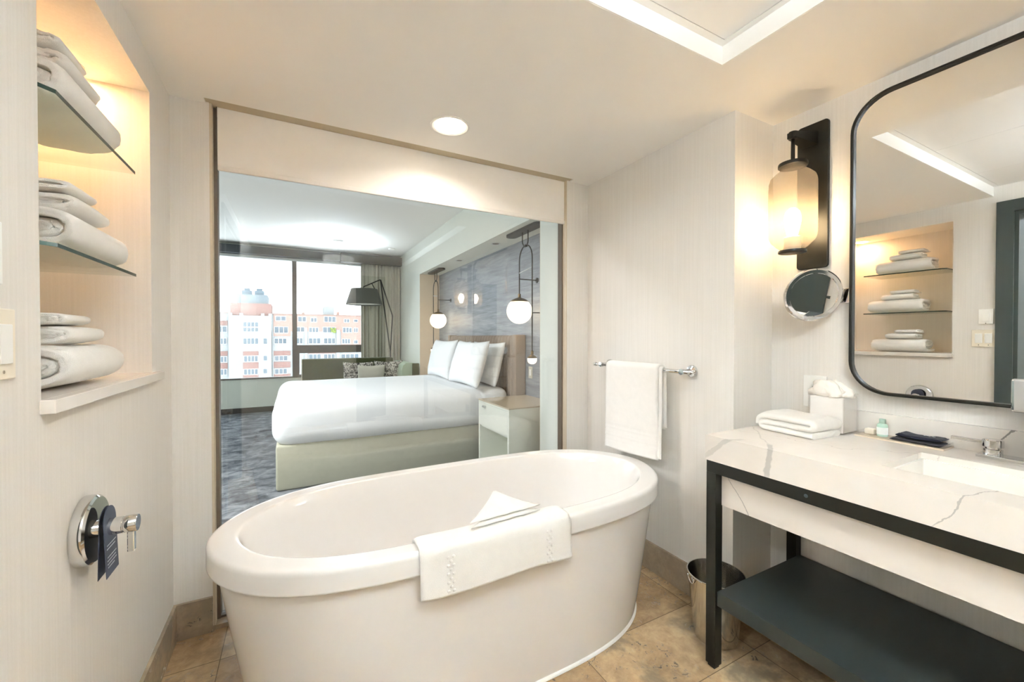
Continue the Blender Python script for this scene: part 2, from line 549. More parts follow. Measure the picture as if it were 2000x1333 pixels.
# ceiling: lower soffit with blind slot, raised tray
cm = MB()
cm.box((-.9, .966, ZC), (2.1, 2.092, ZC + .2))
cm.box((-.9, 2.092, ZC), (-.327, YR, ZC + .2))
cm.box((1.548, 2.092, ZC), (2.1, YR, ZC + .2))
cm.box((-.327, 2.092, 2.262), (1.548, YR, ZC + .2))
cm.box((XT, -2.1, ZC), (2.1, .966, ZC + .2))
struct('ceiling', cm, 'paint')
struct('trim_3', B((-.326, 2.0925, 2.250), (1.547, YR - .06, 2.2615)), 'slot_board')
# tray: white faces, panel with seams
tm = MB()
tm.box((XL, YT - .004, ZC + .0005), (XT, YT - .0002, ZT))
tm.box((XT - .004, YBACK, ZC + .0005), (XT - .0002, YT - .004, ZT))
struct('trim_1', tm, 'tray_paint')
tp = MB()
xs = [XL - .2, .007, .69, XT - .03]
for a, b in zip(xs[:-1], xs[1:]):
    tp.box((a + .0012, YBACK - .1, ZT), (b - .0012, YT - .032, ZT + .02))
tp.box((XL - .2, YT - .0295, ZT), (XT, YT, ZT + .02))
tp.box((XT - .0275, YBACK - .1, ZT), (XT, YT - .0295, ZT + .02))
tp.box((XL - .3, YBACK - .1, ZT + .02), (XT + .2, YT + .2, ZT + .06))
struct('ceiling.001', tp, 'paint')

# left wall with niche and doorway (Y .05 .. .875)
NA, NB_, NZ0, NZ1 = 1.16, 1.878, 1.105, 2.12
lw = MB()
def lwbox(y0, y1, z0, z1): lw.box((XL - .16, y0, z0), (XL, y1, z1))
lwbox(NB_, YB + .02, 0, ZC + .1)
lwbox(.875, NA, 0, ZT + .02)
lwbox(NA, NB_, 0, NZ0)
lwbox(NA, NB_, NZ1, ZC + .1)
lwbox(.05, .875, 2.12, ZT + .02)
lwbox(-2.1, .05, 0, ZT + .02)
struct('wall_left', lw, 'wallpaper')
nm = MB()
nm.box((-.80, NA - .04, NZ0 - .04), (-.762, NB_ + .04, NZ1 + .04))
nm.box((-.762, NB_, NZ0), (XL - .16, NB_ + .04, NZ1))
nm.box((-.762, NA - .04, NZ0), (XL - .16, NA, NZ1))
nm.box((-.762, NA - .04, NZ1), (XL - .16, NB_ + .04, NZ1 + .04))
nm.box((-.762, NA - .04, NZ0 - .04), (XL - .16, NB_ + .04, NZ0))
struct('wall_niche', nm, 'wallpaper')
# back wall piers
bw = MB()
bw.box((XL - .3, YB, 0), (OL, YR, 2.6))
bw.box((OR, YB, 0), (2.3, YR, 2.6))
bw.box((XL - .3, YR - .05, ZC + .2), (2.3, YR, 2.9))
struct('wall_back', bw, 'wallpaper')
# right alcove wall with return, mirror wall
rw = MB()
rw.box((XR, YJ, 0), (XR + .5, YB + .02, ZC + .1))
struct('wall_right', rw, 'wallpaper')
struct('wall_mirror', B((XM, -2.1, 0), (XM + .12, YJ + .02, ZC + .1)), 'wallpaper')
struct('wall_rear', B((-.6, YBACK - .1, 0), (2.1, YBACK, 2.5)), 'wallpaper')
# baseboards
struct('baseboard_left', B((XL, .95, 0), (XL + .012, YB, .15), .001), 'travertine_base')
struct('baseboard_back', B((XL + .012, YB - .012, 0), (OL, YB, .15), .001), 'travertine_base')
struct('baseboard_right', B((XR - .012, YJ, 0), (XR, YB, .15), .001), 'travertine_base')
struct('baseboard_alcove', B((XR - .012, YJ - .012, 0), (XM, YJ - .0005, .15), .001), 'travertine_base')
struct('baseboard_mirror', B((XM - .012, -1.9, 0), (XM, YJ - .012, .15), .001), 'travertine_base')

# partition window: frame channel and pane
win = bpy.data.objects.new('window_1', None); C.objects.link(win); win['kind'] = 'structure'
win.location = (.6, 2.2, 0)
f = MB()
f.box((OL, YB + .001, .0), (OL + .009, YB + .04, 2.249))
f.box((OR - .004, YB + .001, 0), (OR, YB + .04, 2.249))
f.build('trim_strip', 'tan_trim', win)
f = MB()
f.box((OL + .0005, YB + .04, 0), (OL + .022, YB + .085, 2.249))
f.box((OR - .012, YB + .04, 0), (OR - .0005, YB + .085, 2.249))
f.box((OL, YB + .045, 0), (OR, YB + .085, .03))
f.build('window_frame', 'bronze', win)
B((OL + .02, 2.2, .031), (OR - .011, 2.21, 2.2495)).build('window_pane', 'partition_glass', win)
struct('baseboard_sill', B((OL, YB, .0), (OR, YR - .01, .02)), 'travertine_base')
struct('wall_reveal', B((OR - .0005, 2.225, 0), (OR + .002, YR + .002, 2.2495)), 'bed_wall')

# ------------------------------------------------------------------ roller blind
t = thing('roller_blind', 'cream roller blind rolled down over the top of the glass partition', 'blind', (.626, 2.165, 2.27))
B((-.29, 2.163, 1.998), (1.536, 2.166, 2.249)).build('blind_fabric', 'blind', t)
MB().box((-.29, 2.158, 1.978), (1.536, 2.170, 2.000), .003, 3).build('bottom_bar', 'blind', t)
MB().tube([(-.292, 2.184, 2.231), (1.538, 2.184, 2.231)], .0165, 16).build('roller_tube', 'bronze', t)
MB().box((-.2935, 2.160, 2.205), (-.2905, 2.199, 2.2495)).build('bracket', 'bronze', t)
MB().box((1.5375, 2.160, 2.205), (1.5405, 2.199, 2.2495)).build('bracket', 'bronze', t)

# ------------------------------------------------------------------ ceiling downlight over tub
def downlight(x, y, z, r, glow, label, rim='tray_paint', group=None, ring=.013):
    t = thing('recessed_downlight', label, 'ceiling light', (x, y, z), group)
    MB().lathe([(r + ring, z), (r + ring, z - .003), (r + ring * .4, z - .005), (r, z - .003), (r - .004, z - .001), (r - .004, z)], (x, y, 0)).build('trim_ring', rim, t)
    MB().lathe([(0, z - .0015), (r - .005, z - .0015)], (x, y, 0)).build('lamp_lens', glow, t)
    return t
downlight(.646, 1.833, ZC, .078, 'can_glow', 'bright round recessed ceiling light above the bathtub')
downlight(-.65, 1.80, NZ1, .045, 'niche_glow', 'small warm downlight in the top of the towel niche', ring=.016)
# unseen drum behind the camera, added to light the raised tray
t = thing('added_drum_light', 'added unseen drum light that brightens the raised ceiling tray', 'ceiling light', (.42, -.35, ZT))
MB().lathe([(0, ZT), (.06, ZT), (.06, ZT - .02), (.012, ZT - .022), (.012, ZT - .28), (0, ZT - .28)], (.42, -.35, 0)).build('canopy', 'chrome', t)
MB().lathe([(.155, 2.11), (.155, 1.98), (.15, 1.98), (.15, 2.11), (.155, 2.11)], (.42, -.35, 0)).build('lamp_shade', 'paper', t)
MB().lathe([(0, 2.02), (.149, 2.02)], (.42, -.35, 0)).build('diffuser', 'added_drum_glow', t)

# ------------------------------------------------------------------ niche: stone sill, glass shelves, towels
t = B((-.7615, NA + .0005, NZ0 - .0005), (XL - .0005, NB_ - .0005, NZ0 + .028), 0)
t.box((XL - .0005, NA - .007, NZ0 - .0005), (-.424, NB_ + .055, NZ0 + .028), .0015)
tag(t.build('stone_sill', 'quartz', None, (-.6, 1.5, NZ0)), 'white veined stone ledge at the bottom of the towel niche', 'ledge')
SY0, SY1 = NA + .035, 1.70
def glass_shelf(z, label):
    t = thing('glass_shelf', label, 'shelf', (-.6, 1.45, z), 'glass shelves in the towel niche')
    poly = [(-.7615, SY0), (XL - .015, SY0), (XL + .005, SY0 + .02), (XL + .005, SY1), (-.7615, SY1)]
    MB().prism(poly, z - .008, z).build('glass_panel', 'shelf_glass', t)
    e = MB()
    q = [(XL - .015, SY0), (XL + .005, SY0 + .02), (XL + .005, SY1)]
    e.prism([(-.60, SY0), (XL - .015, SY0), (XL + .005, SY0 + .02), (XL + .005, SY1), (XL + .0062, SY1), (XL + .0062, SY0 + .0195), (XL - .0145, SY0 - .0012), (-.60, SY0 - .0012)], z - .0082, z + .0002)
    e.build('polished_edge', 'glass_edge', t)
    return t
SZ = (1.457, 1.779)
glass_shelf(SZ[0], 'lower of the two glass shelves in the towel niche')
glass_shelf(SZ[1], 'upper of the two glass shelves, nearest the niche light')

def roll(cx, cz, ax, az, y0, y1, th, turns, seed):
    """a rolled towel: thick terry sheet wound into a flattened spiral, axis along Y"""
    random.seed(seed)
    n = int(turns * 34)
    prof = [(-.5, .0), (-.5, .06), (-.5, .5), (-.5, .94), (-.5, 1.0), (-.25, 1.0), (.25, 1.0), (.5, 1.0), (.5, .94), (.5, .5), (.5, .06), (.5, 0), (.25, 0), (-.25, 0)]
    rows = []
    for i in range(n + 1):
        a = i / 34 * 2 * PI
        d_in = th * .5 + (turns * 2 * PI - a) / (2 * PI) * th * 1.1
        rb = max(az - d_in, th * .35)
        ra = max(ax - d_in, rb * 1.15)
        k = rb / az
        an = -(a - turns * 2 * PI) - PI * .5 - .75
        def P(s):
            c, d = math.cos(an), math.sin(an)
            e = 2.6
            return Vector((math.copysign(abs(c) ** (2 / e), c) * ra * s, 0, math.copysign(abs(d) ** (2 / e), d) * rb * s))
        cpt = P(1.0)
        nrm = Vector((math.copysign(abs(cpt.x / ra) ** 1.6, cpt.x) / ra, 0, math.copysign(abs(cpt.z / rb) ** 1.6, cpt.z) / rb)).normalized()
        inset = .012 * math.sin(a * .5 + seed) + .008 * random.uniform(-1, 1) + (1 - k) * .02
        row = []
        tt = th * min(1.0, .5 + i / 12) * (1 if i < n - 4 else .7 + .3 * (n - i) / 4)
        for u, v in prof:
            yy = y0 + inset * .5 + (y1 - y0 - inset) * v
            edge = max(0, 1 - min(v, 1 - v) / .06)
            bul = u * tt * (1 - .25 * edge)
            # ends draw in a little so the roll closes softly
            pull = 1 - .10 * (max(0, abs(v - .5) - .38) / .12) ** 2
            row.append(Vector((cx + cpt.x * pull, yy, cz + cpt.z * pull)) + nrm * bul)
        rows.append(row)
    return MB().grid(rows, closev=True, caps=True)
def towel_stack(zb, where, seed, dx=0.0, dy=0.0, hs=1.0):
    zb += .001
    g = 'rolled towels in the wall niche'
    h1, h2, h3 = .060 * hs, .029, .019
    o = roll(-.556 + dx, zb + h1 - .001, .115, h1, 1.338 + dy, 1.68 + dy, .021, 2.6, seed).build('rolled_bath_towel', 'towel', None, (-.565, 1.47, zb))
    tag(rough(o, .004, 18, seed), 'large rolled white bath towel ' + where[0], 'towel', g)
    z = zb + 2 * h1 - .0165
    o = roll(-.552 + dx, z + h2, .088, h2, 1.395 + dy, 1.60 + dy, .0145, 1.8, seed + 1).build('rolled_hand_towel', 'towel', None, (-.57, 1.45, z))
    tag(rough(o, .003, 22, seed + 1), 'medium rolled white hand towel ' + where[1], 'towel', g)
    z += 2 * h2 - .0105
    o = roll(-.552 + dx, z + h3, .076, h3, 1.385 + dy, 1.545 + dy, .0105, 1.45, seed + 2).build('folded_washcloth', 'towel', None, (-.575, 1.45, z))
    tag(rough(o, .002, 24, seed + 2), 'small folded white washcloth ' + where[2], 'washcloth', g)
towel_stack(NZ0 + .028, ('lying on the stone ledge', 'between bath towel and washcloth above the stone ledge', 'topmost of the stack on the stone ledge'), 3, 0, -.028)
towel_stack(SZ[0], ('lying on the lower glass shelf', 'in the middle of the stack on the lower glass shelf', 'on top of the stack on the lower glass shelf'), 11, .005, -.005)
towel_stack(SZ[1], ('lying on the upper glass shelf under the niche light', 'in the middle of the stack on the upper glass shelf', 'on top of the stack just under the niche light'), 23, .004, -.055)

# ------------------------------------------------------------------ left wall: switches, tub valve
def switch(yc, zc, wd, ht, n, label, m):
    t = thing('light_switch', label, 'switch', (XL, yc, zc), 'light switches by the door')
    MB().box((XL + .0003, yc - wd / 2, zc - ht / 2), (XL + .008, yc + wd / 2, zc + ht / 2), .002).build('cover_plate', m, t)
    for k in range(n):
        y = yc + (k - (n - 1) / 2) * .047
        MB().box((XL + .008, y - .018, zc - .034), (XL + .0125, y + .018, zc + .034), .0015).build('rocker', 'switch_white', t)
        MB().lathe([(0, 0), (.003, 0), (.003, .0006), (0, .0006)], (XL + .008, y, zc - .048), (1, 0, 0), 10).build('screw', 'chrome', t)
switch(1.000, 1.247, .118, .122, 2, 'wide ivory two-rocker switch plate on the left wall, lower one', 'switch')
switch(.990, 1.402, .072, .106, 1, 'white single-rocker switch plate above the ivory double switch', 'switch_white')

VY, VZ = 1.335, .797
t = thing('tub_valve', 'round chrome bath tap valve on the left wall', 'tap', (XL, VY, VZ))
MB().lathe([(.0, .0005), (.081, .0005), (.081, .012), (.079, .022), (.074, .026), (0, .026)], (XL, VY, VZ), (1, 0, 0), 64).build('escutcheon', 'chrome', t)
MB().lathe([(.0, .026), (.020, .026), (.020, .072), (.019, .073), (.019, .0755), (.0205, .0765), (.0205, .0985), (.0195, .100), (0, .100)], (XL, VY, VZ), (1, 0, 0), 36).build('valve_stem', 'chrome', t)
MB().box((XL + .080, VY - .0075, VZ - .068), (XL + .094, VY + .0075, VZ - .017), .002).build('lever', 'chrome', t)
# card tag hanging round the stem
t = thing('hang_tag', 'dark navy card tag hung over the chrome tub valve stem', 'tag', (XL + .05, VY, VZ))
def tagpoly(k):
    pts = []
    R, rz = .0375, VZ + .015
    for i in range(17):
        a = PI * i / 16
        pts.append((VY + R * math.cos(a), rz + R * .95 * math.sin(a)))
    pts += [(VY - R, VZ - .112), (VY + R, VZ - .112)]
    return pts
def tagmesh(x0, x1, tilt):
    outer = tagpoly(0)
    bm = bmesh.new()
    hole = [(VY + .0212 * math.cos(PI * 2 * i / 19), VZ + .0212 * math.sin(PI * 2 * i / 19)) for i in range(19)]
    # bridge outline and hole, both with 19 points counted counter-clockwise
    st = min(range(19), key=lambda i: (hole[i][0] - outer[0][0]) ** 2 + (hole[i][1] - outer[0][1]) ** 2)
    lay = []
    for x in (x0, x1):
        o_ = [bm.verts.new((x + tilt * (VZ - z), y, z)) for y, z in outer]
        h_ = [bm.verts.new((x + tilt * (VZ - hole[(st + i) % 19][1]), hole[(st + i) % 19][0], hole[(st + i) % 19][1])) for i in range(19)]
        lay.append((o_, h_))
    for o_, h_ in lay:
        for i in range(19):
            j = (i + 1) % 19
            bm.faces.new((o_[i], o_[j], h_[j], h_[i]))
    for q in (0, 1):
        for i in range(19):
            j = (i + 1) % 19
            bm.faces.new((lay[0][q][i], lay[0][q][j], lay[1][q][j], lay[1][q][i]))
    mb = MB(); mb.join(bm)
    return mb
tagmesh(XL + .047, XL + .0482, .035).build('front_card', 'tag', t)
tagmesh(XL + .038, XL + .0392, -.02).build('back_card', 'tag', t)
pr = MB()
for z, a, b in ((-.038, -.026, .028), (-.046, -.028, .022), (-.066, -.026, .026), (-.074, -.028, .022), (-.082, -.028, .026), (-.090, -.026, .012)):
    x = XL + .0483 - .035 * z
    y = -.029
    while y < b:
        wl = random.uniform(.004, .010)
        pr.box((x, VY + max(y, a), VZ + z - .0011), (x + .0004, VY + min(y + wl, b), VZ + z + .0011))
        y += wl + .002
pr.build('printed_text', 'ink', t)

# ------------------------------------------------------------------ bathtub
TX, TY, TZ = .679, 1.612, .61
def sup(a, b, n, m, k, K=128):
    tt = 2 * PI * k / K
    c, s_ = math.cos(tt), math.sin(tt)
    return (math.copysign(abs(c) ** (2 / n), c) * a, math.copysign(abs(s_) ** (2 / m), s_) * b)
def ring(a, b, n, m, z, K=128, dx=0): return [(TX + dx + sup(a, b, n, m, k, K)[0], TY + sup(a, b, n, m, k, K)[1], z) for k in range(K)]
tub = thing('freestanding_bathtub', 'white oval freestanding bathtub with a flat rim in front of the glass', 'bathtub', (TX, TY, 0))
n_, m_ = 4.2, 1.78
A_, B_ = .932, .406
rows = []
for z, da in ((.5375, -.030), (.5375, -.006), (.5375, -.003), (.540, 0), (.545, 0), (.592, 0), (.600, -.001), (.606, -.0045), (.609, -.010), (.610, -.016), (.610, -.021)):
    rows.append(ring(A_ + da, B_ + da, n_, m_, TZ - .61 + z))
for k, (da, dz) in enumerate(((.010, .610), (.006, .610), (0, .6085), (-.003, .604), (-.005, .598), (-.009, .590), (-.022, .54), (-.045, .42), (-.075, .30), (-.115, .20), (-.17, .145), (-.26, .125), (-.30, .123))):
    rows.append(ring(.848 + da * 1.25, .338 + da * .8, 4.2 - .1 * max(0, k - 4), 1.8, dz))
mb = MB().grid(rows, closev=True)
bm = mb.bm
mb.build('rim_and_basin', 'acrylic', tub)
mb = MB()
for r0 in (rows[-1],):
    mb.prism([(p[0], p[1]) for p in r0], .121, .123)
mb.build('basin_floor', 'acrylic', tub)
rows = []
for i in range(13):
    f = i / 12
    e = f ** .9
    rows.append(ring(.908 - .10 * (1 - e) - .0, .385 - .028 * (1 - e), 3.6 + .5 * e, 1.9 - .1 * e, .006 + .533 * f))
MB().grid(rows, closev=True).build('outer_shell', 'acrylic', tub)
MB().grid([ring(.816, .365, 3.6, 1.9, .0005), ring(.814, .363, 3.6, 1.9, .006), ring(.807, .357, 3.6, 1.9, .012), ring(.80, .35, 3.6, 1.9, .006)], closev=True).build('caulk_bead', 'caulk', tub)

# bath mat towel over the rim
def rimx(x):
    u = min(.999, abs((x - TX) / A_))
    return TY - B_ * (1 - u ** n_) ** (1 / m_)
def innx(x):
    u = min(.999, abs((x - TX) / .848))
    return TY - .338 * (1 - u ** n_) ** (1 / 1.8)
rt = thing('bath_mat', 'white woven bath mat draped over the front rim of the tub', 'bath mat', (.60, 1.2, TZ))
def mat_path(x, f):
    """front hem -> over the rim -> into the tub; f 0..1"""
    yo, yi = rimx(x), innx(x)
    L = [(yo - .018, .475), (yo - .013, .54), (yo - .0095, .597), (yo - .004, .6135), (yo + .010, .6185), ((yo + yi) / 2, .6185), (yi - .010, .6185), (yi + .004, .613), (yi + .009, .603), (yi + .020, .55)]
    seg = [math.dist(L[i], L[i + 1]) for i in range(len(L) - 1)]
    d = f * sum(seg)
    for i, s_ in enumerate(seg):
        if d <= s_ or i == len(seg) - 1:
            u = d / s_
            return Vector((x, L[i][0] + (L[i + 1][0] - L[i][0]) * u, L[i][1] + (L[i + 1][1] - L[i][1]) * u))
        d -= s_
top, bot = [], []
NX_ = 46
rows_o = []
for i in range(NX_ + 1):
    u = i / NX_
    x = .326 + .545 * u
    x2 = x
    col_o, col_i = [], []
    for j in range(41):
        f = j / 40
        xx = x2 + (.018 if u > .5 else .0) * (1 - f) * u * .0
        p = mat_path(xx, f)
        q = mat_path(xx, min(1, f + .01)); r_ = mat_path(xx, max(0, f - .01))
        d = (q - r_).normalized()
        nrm = Vector((0, -d.z, d.y)); nrm = -nrm if nrm.y > 0 and f < .3 else nrm
        nrm = Vector((0, -abs(d.z), abs(d.y))) if f < .6 else Vector((0, abs(d.z), abs(d.y)))
        lift = .0015 + .0035 * (noise.noise(Vector((xx * 9, f * 4, 2))) + .6) * (1 if f < .45 else .4)
        edge = 1 - .6 * max(0, 1 - min(u, 1 - u) / .03)
        sag = Vector((0, 0, -.004 * math.sin(u * PI * 2.2) * (1 - f)))
        p = p + sag
        col_o.append(p + nrm * (lift + .009 * edge)); col_i.append(p + nrm * (lift * .6 if f < .45 else .0008))
    rows_o.append(col_o + col_i[::-1])
MB().grid(rows_o, closev=True, caps=True).build('mat_cloth', 'towel', rt)
for xc in (.418, .775):
    bb = MB()
    for r_ in range(10):
        for c_ in range(3):
            if (r_ + c_) % 2: continue
            z = .487 + r_ * .0125
            x = xc + (c_ - 1) * .0085
            y = rimx(x) - .018 - .0098 + (.0055 if z > .597 else max(0, (z - .475) / .122) * .0085) - .0035
            if z > .588: continue
            bb.sphere((x, y, z), .0052, 8, (1.1, .6, 1.0))
    bb.build('woven_band', 'towel', rt)
# folded washcloth on the mat
wt = thing('washcloth', 'white washcloth folded into a triangle on the bath mat', 'washcloth', (.64, 1.27, .632))
def tri_layer(z0, th, pts, lift):
    bm = bmesh.new()
    K = 14
    rows = []
    for i in range(K + 1):
        u = i / K
        a = Vector(pts[0]).lerp(Vector(pts[1]), u); c = Vector(pts[2])
        row_t, row_b = [], []
        for j in range(9):
            v = j / 8 * .97
            p = a.lerp(c, v)
            e = min(1.0, min(u, 1 - u) / .10 + .25, v / .10 + .25 if v < .075 else 1)
            h = z0 + lift * v ** 1.5 + .003 * noise.noise(Vector((p.x * 30, p.y * 30, z0)))
            row_t.append((p.x, p.y, h + th * (.5 + .5 * e))); row_b.append((p.x, p.y, h + th * (.5 - .5 * e)))
        rows.append(row_t + row_b[::-1])
    return MB().grid(rows, closev=True, caps=True)
tri_layer(.6325, .013, [(.500, 1.222), (.775, 1.245), (.655, 1.33)], .014).build('lower_fold', 'towel', wt)
tri_layer(.647, .014, [(.498, 1.228), (.778, 1.251), (.640, 1.345)], .040).build('upper_fold', 'towel', wt)

# ------------------------------------------------------------------ towel bar and hanging towel
t = thing('towel_bar', 'chrome towel rail on the right wall above the bathtub end', 'towel rail', (XR, 1.63, 1.09))
BX, BZ_ = XR - .07, 1.092
MB().tube([(BX, 1.965, BZ_), (BX, 1.30, BZ_)], .0095, 16).build('rail', 'chrome', t)
for y in (1.915, 1.335):
    MB().lathe([(0, .0005), (.030, .0005), (.030, .006), (.026, .012), (.013, .016), (.011, .055), (.014, .062), (.014, .082), (0, .083)], (XR, y, BZ_), (-1, 0, 0), 28).build('wall_post', 'chrome', t)
for y, d in ((1.965, 1), (1.30, -1)):
    MB().lathe([(.0095, 0), (.013, .002), (.012, .012), (.003, .022), (0, .022)], (BX, y, BZ_), (0, d, 0), 20).build('finial', 'chrome', t)
ht = thing('hand_towel', 'white hand towel hanging over the chrome rail by the tub', 'towel', (BX, 1.65, 1.09))
def hang(y0, y1, zf, zb, r, th, seed, bands=False):
    L = [(BX - r - .006, zf), (BX - r - .001, zf + .2)]
    L += [(BX - r * math.cos(a), BZ_ + r * math.sin(a)) for a in [PI * k / 12 for k in range(13)]]
    L += [(BX + r + .004, zb)]
    pts = []
    for i in range(len(L) - 1):
        k = max(1, int(math.dist(L[i], L[i + 1]) / .008))
        for q in range(k): pts.append((L[i][0] + (L[i + 1][0] - L[i][0]) * q / k, L[i][1] + (L[i + 1][1] - L[i][1]) * q / k))
    pts.append(L[-1])
    rows = []
    for i, (x, z) in enumerate(pts):
        a, b = pts[max(0, i - 1)], pts[min(len(pts) - 1, i + 1)]
        d = Vector((b[0] - a[0], b[1] - a[1])).normalized()
        nx, nz = -d.y, d.x
        ft = max(0.0, (BZ_ - z) / .45)
        ot, it = [], []
        for j in range(25):
            u = j / 24
            y = y0 + (y1 - y0) * u
            spread = 1 + .02 * ft * (1 if x < BX else .5)
            y = (y0 + y1) / 2 + (y - (y0 + y1) / 2) * spread
            wv = .004 * ft * math.sin(u * 7 + seed) + .003 * noise.noise(Vector((u * 3, z * 6, seed)))
            e = 1 - .45 * max(0, 1 - min(u, 1 - u) / .05)
            hb = 0
            if bands and x < BX:
                for zb_ in (.655, .675, .695, .715, .735):
                    hb -= .0026 * math.exp(-((z - zb_ - .03) / .004) ** 2)
            zs = z - (.018 * (1 - u) if x < BX else 0) * ft
            ot.append((x + nx * (th / 2 * e + hb) + wv * (1 if x < BX else -.3), y, zs + nz * th / 2 * e)); it.append((x - nx * th / 2 * e + wv * (1 if x < BX else -.3), y, zs - nz * th / 2 * e))
        rows.append(ot + it[::-1])
    return MB().grid(rows, closev=True, caps=True)
hang(1.845, 1.462, .640, .79, .024, .013, 1, True).build('outer_layer', 'towel', ht)
hang(1.843, 1.444, .650, .80, .0145, .008, 4).build('inner_layer', 'towel', ht)

# ------------------------------------------------------------------ waste bin
BXc, BYc = 1.555, 1.105
t = thing('waste_bin', 'round polished steel waste bin beside the vanity leg', 'bin', (BXc, BYc, 0))
MB().lathe([(0, .003), (.082, .003), (.085, .006), (.110, .262), (.113, .266), (.113, .270), (.109, .270), (.082, .012), (0, .012)], (BXc, BYc, 0), seg=56).build('bin_body', 'steel', t)
for s_ in (-1, 1):
    c = Vector((BXc, BYc, 0)); d = Vector((-.93 * s_, .36 * s_, 0)) if s_ > 0 else Vector((.93, -.36, 0))
    d.normalize(); sd = Vector((-d.y, d.x, 0))
    pts = [c + d * .1125 + sd * (.022 * math.cos(a)) + Vector((0, 0, .262 - .028 * math.sin(a))) - d * .003 * math.sin(a) for a in [PI * k / 10 for k in range(11)]]
    MB().tube(pts, .0022, 8).build('ring_handle', 'steel', t)

# ------------------------------------------------------------------ vanity
VX0, VY0, VY1 = 1.388, -.50, 1.035
van = thing('vanity_table', 'black steel framed vanity with white veined stone top and dark lower shelf', 'vanity', (1.68, .27, 0))
ct = .885
sx0, sx1, sy0, sy1 = 1.505, 1.79, .005, .545
cm = MB()
cm.box((VX0, sy1, .79), (XM - .001, VY1, ct))
cm.box((VX0, VY0, .79), (XM - .001, sy0, ct))
cm.box((VX0, sy0, .79), (sx0, sy1, ct))
cm.box((sx1, sy0, .79), (XM - .001, sy1, ct))
bmesh.ops.remove_doubles(cm.bm, verts=cm.bm.verts, dist=1e-5)
cm.build('countertop', 'quartz', van)
MB().box((XM - .02, VY0, ct), (XM - .001, VY1 - .24, .968), .001).build('backsplash', 'quartz', van)
sk = MB()
sk.box((sx0 + .002, sy0 + .002, .745), (sx1 - .002, sy1 - .002, .755))
sk.box((sx0 + .0003, sy0 + .0003, .745), (sx0 + .008, sy1 - .0003, .866))
sk.box((sx1 - .008, sy0 + .0003, .745), (sx1 - .0003, sy1 - .0003, .866))
sk.box((sx0 + .008, sy0 + .0003, .745), (sx1 - .008, sy0 + .008, .866))
sk.box((sx0 + .008, sy1 - .008, .745), (sx1 - .008, sy1 - .0003, .866))
basin = sk.build('sink_basin', 'porcelain', van)
MB().lathe([(0, .7555), (.022, .7555), (.022, .757), (0, .7575)], (1.65, .27, 0)).build('drain', 'chrome', basin)
fr = MB()
fr.box((VX0 + .002, VY0, .745), (VX0 + .040, VY1 - .005, .7895), .0012)
fr.box((XM - .045, VY0, .745), (XM - .006, VY1 - .005, .7895), .0012)
fr.box((VX0 + .04, VY1 - .045, .745), (XM - .045, VY1 - .005, .7895))
fr.build('top_frame', 'black', van)
for x in (VX0 + .002, XM - .045):
    for y in (VY1 - .045, VY0):
        lg = MB().box((x, y, .012), (x + .039, y + .040, .745), .0012).build('leg', 'black', van)
        MB().box((x + .006, y + .006, .0005), (x + .033, y + .034, .0125)).build('glide_foot', 'black', lg)
MB().box((VX0 + .034, VY0 + .041, .622), (VX0 + .052, VY1 - .046, .744), .001).build('apron_panel', 'quartz', van)
MB().box((VX0 + .010, VY0 + .02, .246), (XM - .02, VY1 - .0465, .300), .0015).build('lower_shelf', 'shelf_dark', van)
bm_ = MB(); bm_.lathe([(0, 0), (.006, 0), (.0045, .0008), (0, .0008)], (VX0 + .002, .685, .768), (-1, 0, 0), 12)
bm_.build('paint_chip', plain('chipped_paint', '4a5358', .6), van)

# faucet
fc = thing('basin_faucet', 'square chrome basin mixer with flat lever beside the sink', 'faucet', (1.90, .33, ct))
MB().box((1.868, .215, ct + .0003), (1.925, .445, ct + .012), .002).build('base_plate', 'chrome', fc)
MB().lathe([(.021, ct + .012), (.021, ct + .028), (.017, ct + .030), (.017, ct + .034), (.023, ct + .036), (.023, ct + .056), (.021, ct + .058), (0, ct + .058)], (1.897, .415, 0)).build('handle_hub', 'chrome', fc)
MB().box((1.887, .425, ct + .041), (1.907, .505, ct + .052), .0015).build('lever', 'chrome', fc)
MB().box((1.880, .262, ct + .012), (1.916, .325, ct + .245), .003).build('riser', 'chrome', fc)
MB().box((1.70, .248, ct + .172), (1.9165, .342, ct + .262), .006).build('spout', 'chrome', fc)

